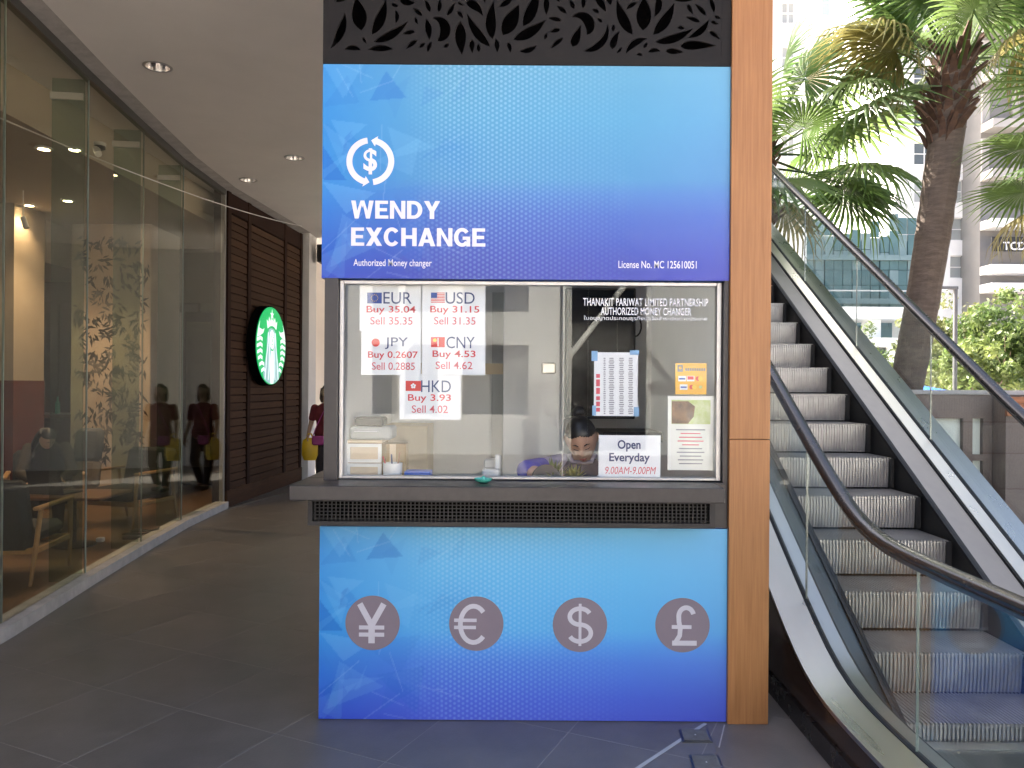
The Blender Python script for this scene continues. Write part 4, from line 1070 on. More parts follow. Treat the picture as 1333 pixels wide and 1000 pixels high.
# black lattice band
lt = MB(); LZ = 3.212
lt.box(KX0, KX1, KY - .004, KY + .012, LZ, LZ + .045); lt.box(KX0, KX0 + .03, KY - .004, KY + .012, LZ + .045, CE - .01); lt.box(KX1 - .045, KX1, KY - .004, KY + .012, LZ + .045, CE - .01)
lt.box(KX0 + .03, KX1 - .045, KY - .004, KY + .012, CE - .05, CE - .01)
rr_ = random.Random(21)
lx0, lx1, lz0, lz1 = KX0 + .03, KX1 - .045, LZ + .045, CE - .05
holes_ = []; hpts = np.zeros((0, 2))
def almond(x, z, a, L, w, bend=0., n=9, sharp=.8):
    Lf, Rt = [], []; px_, pz_ = x, z
    for i in range(n + 1):
        t = i / n; aa = a + bend * t; ww_ = w * math.sin(math.pi * t ** sharp) if 0 < i < n else 0
        Lf.append((px_ - math.sin(aa) * ww_, pz_ + math.cos(aa) * ww_)); Rt.append((px_ + math.sin(aa) * ww_, pz_ - math.cos(aa) * ww_))
        px_ += math.cos(aa + bend / n / 2) * L / n; pz_ += math.sin(aa + bend / n / 2) * L / n
    return Lf + Rt[1:-1][::-1]
def try_hole(q, gap=.012):
    global hpts
    a_ = np.array(q)
    if a_[:, 0].min() < lx0 + .006 or a_[:, 0].max() > lx1 - .006 or a_[:, 1].min() < lz0 + .001 or a_[:, 1].max() > lz1 - .006: return False
    b_ = np.concatenate([a_, [a_.mean(0)]])
    if len(hpts):
        d = np.sqrt(((b_[:, None, :] - hpts[None]) ** 2).sum(-1))
        if d.min() < gap: return False
    m_ = (a_ + np.roll(a_, 1, 0)) / 2; n_ = len(a_); h_ = n_ // 2
    spine = (a_[1:h_] + a_[-1:h_:-1][:h_ - 1]) / 2 if n_ > 6 else a_
    hpts = np.concatenate([hpts, a_, m_, spine]); holes_.append(q); return True
for row in range(3):
    for k in range(6):
        cx = lx0 + .17 + k * .345 + (.17 if row % 2 else 0) + rr_.uniform(-.02, .02); cz = lz0 + .13 + row * .31 + rr_.uniform(-.02, .02); sg_ = 1 if (k + row) % 2 else -1
        if (k + row) % 2:
            a0 = rr_.uniform(0, 6.28)
            try_hole(almond(cx + .05 * math.cos(a0), cz + .05 * math.sin(a0), a0 + 1.6 * sg_, .17, .026, 3.0 * sg_, 14))
            for j in range(9): a = a0 + 2.2 * sg_ + j * .46 * sg_; try_hole(almond(cx + .095 * math.cos(a), cz + .095 * math.sin(a), a, rr_.uniform(.05, .085), .011, .3 * sg_))
            try_hole(almond(cx + .115 * math.cos(a0 - .6), cz + .115 * math.sin(a0 - .6), a0 + 1.4 * sg_ - .6, .20, .017, 1.7 * sg_, 14))
        else:
            a0 = rr_.uniform(1.0, 2.1)
            try_hole(almond(cx, cz - .02, a0, .17, .037, .1))
            for s_ in (-1, 1):
                try_hole(almond(cx + .05 * s_, cz - .04, a0 - s_ * .75, .19, .026, s_ * .5)); try_hole(almond(cx + .06 * s_, cz - .075, a0 - s_ * 1.45, .20, .021, s_ * .6)); try_hole(almond(cx + .03 * s_, cz - .10, a0 - s_ * 2.2, .12, .016, -s_ * .7))
for L, w, tries in ((.19, .026, 700), (.14, .021, 900), (.10, .016, 1100), (.065, .012, 1400), (.04, .009, 1200)):
    for _ in range(tries):
        x = rr_.uniform(lx0, lx1); z = rr_.uniform(lz0, lz1); fl_ = math.sin(x * 5.2) * 1.1 + math.cos(z * 7 + x * 2.3) * 1.2
        try_hole(almond(x, z, fl_ + rr_.uniform(-.5, .5), L * rr_.uniform(.8, 1.15), w * rr_.uniform(.75, 1.1), rr_.uniform(-1.1, 1.1), sharp=rr_.uniform(.6, 1.1)), .0115)
lt.build('lattice_frame', 'lattice_black', ks)
cu = bpy.data.curves.new('lattice_panel', 'CURVE'); cu.dimensions = '2D'; cu.fill_mode = 'BOTH'; cu.extrude = .006
for q in [[(lx0 - .001, lz0 - .001), (lx1 + .001, lz0 - .001), (lx1 + .001, lz1 + .001), (lx0 - .001, lz1 + .001)]] + holes_:
    sp_ = cu.splines.new('POLY'); sp_.points.add(len(q) - 1); sp_.use_cyclic_u = True
    for p_, (x, z) in zip(sp_.points, q): p_.co = (x, z, 0, 1)
ob = bpy.data.objects.new('lattice_panel', cu); col.objects.link(ob)
dg = bpy.context.evaluated_depsgraph_get(); me = bpy.data.meshes.new_from_object(ob.evaluated_get(dg), depsgraph=dg)
bpy.data.objects.remove(ob); bpy.data.curves.remove(cu)
me.transform(Matrix.Translation((0, KY + .004, 0)) @ Matrix.Rotation(R(90), 4, 'X')); me.materials.clear(); me.materials.append(MATS['lattice_black'])
link(bpy.data.objects.new('lattice_panel', me), ks)

MB().box(KX0 + .016, KX1, KY + .20, KY + .22, LZ, CE - .012).build('lattice_backing', 'back_black', ks)
MB().box(KX0, KX0 + .015, KY + .07, 4.6, LZ, CE - .012).build('lattice_return', 'lattice_black', ks)
# body, posts, window frame
WY = KY + .055
MB().box(KX0 + .015, -.857, KY + .004, KY + .10, 1.172, ZP0).build('post', 'frame_dark', ks)
MB().box(1.038, KX1, KY + .004, KY + .10, .95, ZP0).build('post', 'frame_dark', ks)
zt, zb_, xl, xr = pix(690, 367, WY).z, 1.178, -.855, 1.035
for nm, bx in (('window_frame', (xl, xl + .020, zb_, zt)), ('window_frame', (xr - .024, xr, zb_, zt)), ('window_frame', (xl + .021, xr - .025, zt - .018, zt))):
    MB().bbox(bx[0], bx[1], WY - .015, WY + .03, bx[2], bx[3], .002).build(nm, 'aluminium', ks)
MB().bbox(xl + .021, xr - .025, WY - .018, WY + .035, zb_, zb_ + .013, .002).build('window_track', 'aluminium', ks)
xm = pix(731, 500, WY).x
MB().box(xl + .021, xm + .006, WY + .012, WY + .018, zb_ + .014, zt - .019).build('window_pane', 'window_glass', ks)
MB().box(xm - .006, xr - .026, WY - .002, WY + .004, zb_ + .014, zt - .019).build('window_pane', 'window_glass', ks)
MB().box(xm + .0062, xm + .0085, WY + .006, WY + .018, zb_ + .014, zt - .019).build('pane_edge', 'aluminium', ks)
# counter and grille
MB().bbox(-1.031, .992, 3.56, KY + .10, 1.103, 1.172, .004).build('counter', 'counter', ks)
MB().bbox(-1.031, -.945, KY + .101, 4.20, 1.103, 1.172, .004).build('counter_return', 'counter', ks)
MB().box(.955, KX1, KY + .0035, KY + .10, .952, 1.172).build('apron', 'frame_dark', ks)
gx0, gx1, gz0, gz1, gy = -.962, .957, .975, 1.102, 3.63
gr = MB(); holes_wall(gr, gx0, gx1, gz0, gz1, gy, gy + .10, [(gx0 + .022, gx1 - .018, gz0 + .020, gz1 - .012)]); gl = gr.build('grille_frame', 'black_paint', ks)
MB().box(gx0 + .022, gx1 - .018, gy + .05, gy + .06, gz0 + .020, gz1 - .012).build('grille_back', 'back_black', gl)
gm = MB()
for k in range(95): x = gx0 + .03 + k * .0197; gm.box(x, x + .005, gy + .012, gy + .018, gz0 + .020, gz1 - .012)
for k in range(6): z = gz0 + .028 + k * .0165; gm.box(gx0 + .022, gx1 - .018, gy + .019, gy + .024, z, z + .004)
gm.build('grille_mesh', 'black_paint', gl)
MB().box(-.90, 1.0, KY + .002, KY + .10, .949, 1.102).build('apron', 'black_paint', ks)
# booth shell
MB().box(KX0 + .015, KX0 + .05, KY + .10, KB, 0.005, LZ).build('side_wall', 'booth_grey', ks)
MB().box(KX1 - .035, KX1, KY + .125, KB, 0.005, LZ).build('side_wall', 'booth_grey', ks)
MB().box(KX0 + .05, KX1 - .035, KB - .04, KB, 0.005, LZ).build('back_wall', 'booth_grey', ks)
MB().box(KX0 + .05, KX1 - .035, KY + .101, KB - .04, .006, .04).build('booth_floor', 'booth_grey_dark', ks)
xa, xb = pix(655, 500, 5.35).x, pix(734, 500, 5.35).x
MB().bbox(xa, xb, 5.3, 5.655, .04, 2.9, .005).build('duct_cover', 'booth_grey', ks)
MB().box(pix(640, 500, 5.6).x, pix(655, 500, 5.6).x, 5.62, 5.658, .04, 2.32).build('door_frame', 'booth_grey_dark', ks)
MB().bbox(xb - .16, xb - .06, 5.27, 5.3, 1.72, 1.80, .01).build('duct_handle', 'steel', ks)
MB().bbox(KX0 + .051, pix(560, 500, 5.4).x, 5.25, 5.655, .04, 1.36, .006).build('low_cabinet', 'booth_beige', ks)
MB().box(KX0 + .051, .0, 5.61, 5.655, 1.72, 1.80).build('wall_rail', 'booth_beige', ks)
MB().bbox(KX0 + .051, KX1 - .036, KY + .102, 4.42, 1.07, 1.108, .004).build('desk', 'booth_grey_dark', ks)
MB().bbox(.62, KX1 - .037, 5.2, 5.655, 1.26, 1.33, .004).build('shelf', 'black_paint', ks)
clerk(); walker(); seated()

# column beside the kiosk
cm = thing('wood_column', 'tall orange brown wood clad column at the right edge of the kiosk', 'column', (1.16, 3.9, 0))
zj = pix(975, 572, 3.74).z
MB().bbox(1.061, 1.259, 3.74, 4.35, .0, zj - .002, .002).build('lower_panel', 'wood_column', cm)
MB().bbox(1.061, 1.259, 3.741, 4.35, zj + .001, CE - .001, .002).build('upper_panel', 'wood_column', cm)

# ------------------------------------------------------------------ notices taped inside the window
PY = WY + .024
def sheet(name, label, cat, x0, x1, y0, y1, m='paper', group=None, y=PY):
    a, b = pix(x0, y1, y), pix(x1, y0, y)
    t = thing(name, label, cat, ((a.x + b.x) / 2, y, a.z), group)
    MB().box(a.x, b.x, y, y + .0008, a.z, b.z).build('sheet', m, t)
    return t
def frect(t, nm, x0, x1, y0, y1, m, dy=.0006):
    y = PY - dy; a, b = pix(x0, y1, y), pix(x1, y0, y); return MB().box(a.x, b.x, y - .0002, y, a.z, b.z).build(nm, m, t)
rates = [('EUR', '35.04', '35.35', (468, 548, 372, 431), (478, 497, 381, 395), (499, 536), (477, 541), (482, 537)),
         ('USD', '31.15', '31.35', (549, 632, 372, 431), (561, 579, 381, 395), (580, 618), (560, 624), (565, 619)),
         ('JPY', '0.2607', '0.2885', (470, 548, 431.5, 488), (484, 494, 440, 452), (501, 531), (479, 544), (484, 540)),
         ('CNY', '4.53', '4.62', (549, 632, 431.5, 488), (561, 579, 439, 452), (581, 618), (563, 619), (567, 615)),
         ('HKD', '3.93', '4.02', (520, 600, 489, 546), (528, 548, 496, 509), (548, 587), (531, 587), (536, 583))]
for cur, by, se, (x0, x1, y0, y1), fl, tx, bx, sx in rates:
    t = sheet('rate_sheet', 'white exchange rate sheet for %s taped in the kiosk window' % cur, 'notice', x0, x1, y0, y1, 'paper', 'rate sheets in the window')
    Y = PY - .0012; h = y1 - y0; top = y0
    f_ = fl[2]
    if cur == 'EUR':
        o = frect(t, 'flag', *fl, 'flag_blue'); q = MB()
        for k in range(12): a = k * math.pi / 6; cc = pix((fl[0] + fl[1]) / 2 + 4.3 * math.cos(a), (fl[2] + fl[3]) / 2 + 4.3 * math.sin(a), Y); q.poly(circ(.0022, 6, cc.x, cc.z), Y, .0002)
        q.build('flag_stars', 'flag_yellow', o)
    elif cur == 'USD':
        o = frect(t, 'flag', *fl, 'paper')
        for k in range(7): frect(o, 'flag_stripe', fl[0], fl[1], fl[2] + 2 * k, fl[2] + 2 * k + 1, 'flag_red', .0009)
        frect(o, 'flag_canton', fl[0], fl[0] + 8, fl[2], fl[2] + 7, 'flag_blue', .0012)
    elif cur == 'JPY':
        cc = pix(489, 446, Y); MB().poly(circ(.0205, 28, cc.x, cc.z), Y, .0003).build('flag', 'flag_red', t)
    else:
        o = frect(t, 'flag', *fl, 'flag_red')
        if cur == 'CNY': cc = pix(566, 443, Y); MB().poly(circ(.010, 5, cc.x, cc.z), Y, .0002).build('flag_star', 'flag_yellow', o); frect(o, 'flag_band', 569.5, 571, 440, 451, 'paper', .0009)
        else:
            q = MB(); cc = pix(538, 502.5, Y)
            for k in range(5): a = k * 1.2566 + 1.57; q.poly(circ(.0055, 10, cc.x + .008 * math.cos(a), cc.z + .008 * math.sin(a)), Y - .00002 * k, .0002)
            q.build('flag_flower', 'paper', o)
    yo = f_
    ptext(cur, tx[0], tx[1], yo - .5, yo + 14.5, Y, 'ink_blue', t, bold=.0)
    ptext('Buy ' + by, bx[0], bx[1], yo + 17.5, yo + 28.5, Y, 'ink_red', t, bold=.012)
    ptext('Sell ' + se, sx[0], sx[1], yo + 32, yo + 41.5, Y, 'ink_pink', t, bold=.004)
# rate table
t = sheet('rate_table', 'white printed rate table with blue tape corners hanging in the window', 'notice', 773, 830.5, 459, 541.5)
for (x0, x1, y0, y1) in ((770, 778, 457, 470), (820, 832, 456, 462), (771, 776, 528, 541), (825, 832, 530, 542)): frect(t, 'tape', x0, x1, y0, y1, 'tape_blue', .0016)
rn = random.Random(9)
for cx, w in ((787, 3), (796, 7), (809, 6), (821, 6)):
    q = MB(); y = 466
    while y < 538:
        ww_ = w * rn.uniform(.7, 1.1); a, b = pix(cx - ww_ / 2, y + 1.1, PY - .0008), pix(cx + ww_ / 2, y, PY - .0008); q.box(a.x, b.x, PY - .001, PY - .0008, a.z, b.z); y += 2.4
    q.build('printed_figures', 'ink_grey', t)
q = MB()
for y, h in ((487, 5), (494, 9), (505, 8), (516, 5), (523, 6), (531, 5)): a, b = pix(776, y + h, PY - .0008), pix(781, y, PY - .0008); q.box(a.x, b.x, PY - .001, PY - .0008, a.z, b.z)
q.build('red_heading', 'ink_pink', t)
# opening hours
PY2 = PY
t = sheet('opening_sign', 'white sign reading Open Everyday in the lower corner of the window', 'sign', 779, 860, 567, 625, 'paper', None, PY - .003)
for s_, bx, m_, bo, sh in (('Open', (804, 834, 573, 588), 'ink_navy', .022, 0), ('Everyday', (793, 846, 590, 604), 'ink_navy', .022, 0), ('9.00AM-9.00PM', (788, 854, 608, 617), 'ink_pink', .0, .2)):
    ptext(s_, *bx, PY - .0042, m_, t, bold=bo, shear=sh)
# card sticker
t = sheet('card_sticker', 'orange sticker with payment card logos above the small poster', 'sticker', 879, 920, 473, 513.5, 'paper_orange')
frect(t, 'emblem', 882, 889, 475, 484, 'ink_grey'); q = pix(885.5, 479, PY - .001); MB().poly(circ(.0075, 12, q.x, q.z), PY - .0014, .0003).build('emblem_ring', 'paper_orange', t)
q = MB()
for k in range(9): a, b = pix(892 + k * 3, 483, PY - .0008), pix(894.2 + k * 3, 479.5, PY - .0008); q.box(a.x, b.x, PY - .001, PY - .0008, a.z, b.z)
q.build('sticker_heading', 'ink_grey', t)
for (x, y, ms) in ((888, 493, 'card_b'), (899, 493, 'card_u'), (910, 493, 'card_m'), (890, 504, 'card_b'), (902, 504, 'card_m'), (912, 504, 'dot')):
    if ms == 'card_m':
        for dx, mm in ((-1.6, 'flag_red'), (1.8, 'flag_yellow')): c = pix(x + dx, y, PY); MB().poly(circ(.0115, 18, c.x, c.z), PY - .0009 - .0003 * (dx > 0), .0003).build('card_logo', mm, t)
    elif ms == 'dot': c = pix(x, y, PY); MB().poly(circ(.009, 5, c.x, c.z), PY - .0009, .0003).build('card_logo', 'photo_green', t)
    else:
        frect(t, 'card_logo', x - 5, x + 5, y - 3.5, y + 3.5, 'paper'); frect(t, 'card_band', x - 4, x + 4, y - (.8 if ms == 'card_b' else 3), y + 1.2, 'flag_blue' if ms == 'card_b' else 'flag_red', .0010)
# small poster
t = sheet('photo_poster', 'pale poster with a small photograph and lines of print in the window', 'poster', 869, 929, 516, 612, 'paper_cream')
frect(t, 'photo_green_half', 874, 925, 521, 552, 'photo_green'); 
c0 = pix(888, 537, PY); MB().poly([(c0.x - .052, c0.z - .056), (c0.x + .03, c0.z - .056), (c0.x + .058, c0.z - .02), (c0.x + .064, c0.z + .03), (c0.x + .03, c0.z + .056), (c0.x - .052, c0.z + .056)], PY - .0012, .0003).build('photo_subject', 'photo_brown', t)
q = MB(); q2 = MB(); y = 559
for k, (L, mm) in enumerate(((38, 0), (26, 1), (30, 1), (34, 1), (22, 1), (30, 0), (36, 0), (28, 0), (33, 0), (30, 0))):
    a, b = pix(899 - L / 2, y + 1.2, PY - .0008), pix(899 + L / 2, y, PY - .0008); (q2 if mm else q).box(a.x, b.x, PY - .001, PY - .0008, a.z, b.z); y += 4.9
q.build('printed_lines', 'ink_grey', t); q2.build('printed_lines', 'ink_pink', t)
# letters on the glass
t = thing('window_lettering', 'white company name lettering stuck along the top of the window glass', 'lettering', (.85, WY - .003, zt - .1))
ptext('THANAKIT PARIWAT LIMITED PARTNERSHIP', 759, 922, 389, 398, WY - .0035, 'ink_white', t, bold=.01, spacing=1.05)
ptext('AUTHORIZED MONEY CHANGER', 782, 900, 401, 410, WY - .0035, 'ink_white', t, bold=.01, spacing=1.05)
ptext('ใบอนุญาตประกอบธุรกิจปัจจัยชำระเงินต่างประเทศ', 760, 921, 412, 418, WY - .0035, 'ink_white', t)
# ------------------------------------------------------------------ things in the booth
DZ = 1.108
def at(px, Y): return pix(px, 500, Y).x
t = thing('display_screen', 'tall black display screen on the back wall of the booth', 'screen', (at(780, 5.1), 5.2, 1.4))
a, b = pix(735, 545, 5.15), pix(828, 375, 5.15)
MB().bbox(a.x, b.x, 5.15, 5.20, a.z, b.z, .006).build('casing', 'plastic_black', t); MB().box(a.x + .015, b.x - .015, 5.1485, 5.1499, a.z + .015, b.z - .015).build('screen', 'screen_black', t)
MB().box((a.x + b.x) / 2 - .05, (a.x + b.x) / 2 + .05, 5.2, 5.66, a.z + .3, a.z + .4).build('wall_bracket', 'plastic_black', t)
p = pix(830, 425, 5.2); MB().tube([p + Vector((-.02 + .045 * math.sin(k * .45), 0, .07 * math.cos(k * .45))) for k in range(9)], .006, 6).build('cable', 'plastic_black', t)
t = thing('drawer_unit', 'cream framed mini drawer unit at the left end of the booth desk', 'drawer unit', (at(474, 4.2), 4.25, DZ))
x0, x1 = at(452, 4.15), at(497, 4.15); zt_ = pix(475, 573, 4.15).z
MB().box(x0, x1, 4.165, 4.38, DZ, zt_ - .016).build('carcass', 'cardboard', t); MB().bbox(x0 - .005, x1 + .005, 4.145, 4.385, zt_ - .015, zt_, .003).build('top_board', 'cream_wood', t)
for k in range(2):
    za, zb = DZ + .005 + k * (zt_ - DZ - .02) / 2, DZ + (k + 1) * (zt_ - DZ - .02) / 2; q = MB(); holes_wall(q, x0, x1, za, zb, 4.148, 4.164, [(x0 + .018, x1 - .018, za + .018, zb - .018)]); d = q.build('drawer', 'plastic_white', t)
    MB().box(x0 + .018, x1 - .018, 4.157, 4.1645, za + .018, zb - .018).build('drawer_panel', 'cream_wood', d)
t = thing('printer', 'dark grey printer standing on the drawer unit in the booth', 'printer', (at(474, 4.2), 4.25, zt_))
MB().bbox(x0 + .01, x1 + .05, 4.17, 4.37, zt_ + .001, zt_ + .07, .01).build('body', 'booth_grey_dark', t); MB().bbox(x0 + .03, x1 - .0, 4.2, 4.36, zt_ + .07, zt_ + .12, .01).build('lid', 'plastic_black', t); MB().box(x0 + .04, x1 - .02, 4.14, 4.19, zt_ + .045, zt_ + .048).build('paper_tray', 'paper', t)
t = thing('cardboard_box', 'brown cardboard box on the desk beside the drawer unit', 'box', (at(513, 4.35), 4.36, DZ))
MB().bbox(at(498, 4.36), at(531, 4.36), 4.30, 4.41, DZ, pix(510, 577, 4.35).z, .003).build('carton', 'cardboard', t); MB().box(at(510, 4.36), at(518, 4.36), 4.2985, 4.2995, DZ + .01, DZ + .2).build('tape_strip', 'cream_wood', t)
c = Vector((at(513, 4.15), 4.12, DZ)); t = thing('pen_cup', 'white cup holding pens in front of the cardboard box', 'cup', c)
MB().lathe([(.044, 0), (.05, .05), (.052, .115), (.047, .115), (.044, .02), (.01, .015)], 24, Matrix.Translation(c)).build('cup', 'plastic_white', t, smooth=True)
for k in range(3): MB().tube([c + Vector((-.01 + .012 * k, 0, .02)), c + Vector((-.05 + .045 * k, -.015, .15 + .012 * k))], .0045, 6).build('pen', ('ink_red', 'ink_navy', 'orange_wood')[k], t)
t = thing('blue_carton', 'small bright blue carton lying on the desk by the pen cup', 'box', (at(545, 4.1), 4.1, DZ))
MB().bbox(at(528, 4.08), at(562, 4.08), 4.05, 4.15, DZ, pix(540, 613, 4.08).z, .003).build('carton', 'blue_box', t); MB().box(at(530, 4.08), at(560, 4.08), 4.0485, 4.0495, DZ + .006, DZ + .014).build('print_band', 'paper', t)
c = Vector((at(645, 4.3), 4.28, DZ)); t = thing('note_counter', 'white banknote counting machine on the booth desk', 'machine', c)
MB().bbox(c.x - .07, c.x + .03, c.y - .05, c.y + .09, DZ, DZ + .07, .01).build('base', 'plastic_white', t); MB().bbox(c.x - .06, c.x + .03, c.y - .0, c.y + .09, DZ + .07, DZ + .12, .008, ).build('hopper', 'booth_grey_dark', t); MB().bbox(c.x - .0, c.x + .032, c.y - .04, c.y + .0, DZ + .07, DZ + .15, .006).build('feeder', 'plastic_white', t)
c = Vector((at(630, 3.7), 3.70, 1.172)); t = thing('glass_dish', 'small green glass dish on the counter against the window', 'dish', c)
MB().lathe([(.018, 0), (.040, .012), (.046, .022), (.043, .022), (.03, .010), (.008, .006)], 28, Matrix.Translation(c)).build('bowl', 'green_glass', t, smooth=True)
MB().lathe([(.012, .006), (.008, .03), (.002, .034)], 16, Matrix.Translation(c)).build('knob', 'green_glass', t, smooth=True)
for k, (px, lb, hh) in enumerate(((722, 'yellow green leafy pot plant left of the clerk on the desk', .15), (748, 'yellow green leafy pot plant right in front of the clerk', .115))):
    c = Vector((at(px, 3.98), 3.96, DZ)); t = thing('pot_plant', lb, 'plant', c, 'small plants on the booth desk')
    MB().lathe([(.022, 0), (.03, .035), (.028, .035), (.01, .03)], 18, Matrix.Translation(c)).build('pot', 'frame_dark', t, smooth=True)
    q = MB(); rp_ = random.Random(k + 2)
    for j in range(60):
        a = rp_.uniform(0, 6.28); e = rp_.uniform(.35, 1.4); L = hh * rp_.uniform(.6, 1.1); d = Vector((math.cos(a) * math.cos(e), math.sin(a) * math.cos(e), math.sin(e))); s_ = Vector((-math.sin(a), math.cos(a), 0)) * .006
        b = c + Vector((0, 0, .033)); q.add([b - s_ * .3, b + s_ * .3, b + d * L * .6 + s_, b + d * L + Vector((0, 0, -.012)), b + d * L * .6 - s_], [(0, 1, 2, 4), (4, 2, 3)])
    q.build('leaves', 'pot_leaf', t)
c = Vector((at(712, 3.93), 3.92, DZ)); t = thing('round_stand_in', 'dark round topped object on the desk before the blue sleeve', 'desk object', c)  # stand-in for a dark round shape of unknown kind
MB().lathe([(.074, -.006), (.078, 0), (.074, .006)], 40, Matrix.Translation(c + Vector((0, 0, .055))) @ Matrix.Rotation(R(82), 4, 'X')).build('disc', 'plastic_black', t, smooth=True); MB().bbox(c.x - .03, c.x + .03, c.y - .0, c.y + .05, DZ, DZ + .012, .003).build('foot', 'plastic_black', t)

# ------------------------------------------------------------------ floor covers and tape in front of the kiosk
for k, (pts, lb) in enumerate(((((884, 951), (921, 951), (928, 967), (888, 967)), 'grey metal floor box cover closest to the kiosk front'), (((897, 984), (935, 984), (944, 1006), (903, 1006)), 'grey metal floor box cover at the bottom edge with a bright screw'))):
    q = [pix(x, y, 1) - Vector((0, 0, EYE)) for x, y in pts]; q = [Vector((p.x, p.y, 0)) * (EYE / -p.z) for p in q]; c = sum(q, Vector()) / 4
    t = thing('floor_box', lb, 'floor cover', c, 'floor box covers'); ic = [c + (p - c) * .86 for p in q]
    MB().add([(p.x, p.y, -.004) for p in q] + [(p.x, p.y, .005) for p in q], [(0, 3, 2, 1), (4, 5, 6, 7), (0, 1, 5, 4), (1, 2, 6, 5), (2, 3, 7, 6), (3, 0, 4, 7)]).build('rim', 'steel_dark', t)
    MB().add([(p.x, p.y, .004) for p in ic] + [(p.x, p.y, .008) for p in ic], [(0, 3, 2, 1), (4, 5, 6, 7), (0, 1, 5, 4), (1, 2, 6, 5), (2, 3, 7, 6), (3, 0, 4, 7)]).build('lid', 'cover_grey', t)
    MB().lathe([(.004, .008), (.003, .010)], 10, Matrix.Translation((c.x, c.y, 0))).build('screw', 'aluminium', t)
t = thing('floor_tape', 'pale strip of tape running to the kiosk across the floor tiles', 'tape', (.75, 3.5, 0))
MB().bar((.955, 3.745, .0015), (.43, 3.17, .0015), .018, .0016).build('strip', 'tape_white', t)
MB().bar((1.045, 3.735, .0008), (.955, 3.50, .0008), .006, .001).build('thin_strip', 'granite_cap', t)

# ================================================================== ESCALATOR
es = thing('escalator', 'steel escalator with glass balustrades rising beside the kiosk', 'escalator', (2.2, 5, 0))
def sp(x, s): return s * math.log1p(math.exp(min(50, x / s))) if x / s < 40 else x
def NS(y): return .30 + .6137 * (y - 3.9)
def DK(y): return .235 + sp(.577 + .61 * (y - 4.163) - .235, .085)
def HL(y): return .985 + sp(1.272 + .614 * (y - 3.885) - .985, .09)
def HR(y): return HL(y) - .07 * min(1, max(0, (y - 2.5) / 2))
SX0, SX1 = 1.81, 2.636
YE = 10.6
path = [2.2 + i * .12 for i in range(int((YE - 2.2) / .12) + 1)]
# steps: ribbed tread and curved ribbed riser, one mesh shared by all
def step_mesh():
    m = MB(); nr = 42; w = (SX1 - SX0 - .01) / nr; prof = []
    for k in range(7):
        a = k / 6; prof.append((.018 * math.sin(a * math.pi / 2) - .018 + .022 * (1 - a) * 0 + .03 * (1 - a) ** 2, -.205 * (1 - a)))
    prof += [(.012, .0), (.36, .0)]
    xs = []
    for i in range(nr): xs += [(SX0 + .005 + i * w, 0), (SX0 + .005 + i * w + w * .42, 0), (SX0 + .005 + i * w + w * .50, 1), (SX0 + .005 + i * w + w * .92, 1)]
    k0 = len(m.v)
    for x, gv in xs:
        for (y, z) in prof:
            m.v.append((x, y + (.009 if gv else 0) * (1 if z < -.001 else 0), z - (.010 if gv and z >= -.001 else 0)))
    n = len(prof)
    for i in range(len(xs) - 1):
        for j in range(n - 1):
            m.f.append((k0 + i * n + j, k0 + (i + 1) * n + j, k0 + (i + 1) * n + j + 1, k0 + i * n + j + 1)); m.mi.append(0)
    return m.mesh('step', 'step_metal')
sm_ = step_mesh()
side_m = MB().box(SX1 - .028, SX1 + .002, -.008, .05, -.205, -.006).mesh('step_edge', 'step_side')
for k in range(20):
    y = 3.55 + .35 * k; z = .095 if k == 0 else NS(y)
    o = inst('step', sm_, es, (0, y, z))
    if k: inst('step_edge', side_m, o, (0, y, z))
# dark pan under the steps
MB().sweep([3.5 + i * .25 for i in range(30)], lambda y: [(SX0 - .01, NS(y) - .30), (SX1 + .01, NS(y) - .30), (SX1 + .01, NS(y) - .26), (SX0 - .01, NS(y) - .26)]).build('step_pan', 'step_side', es)
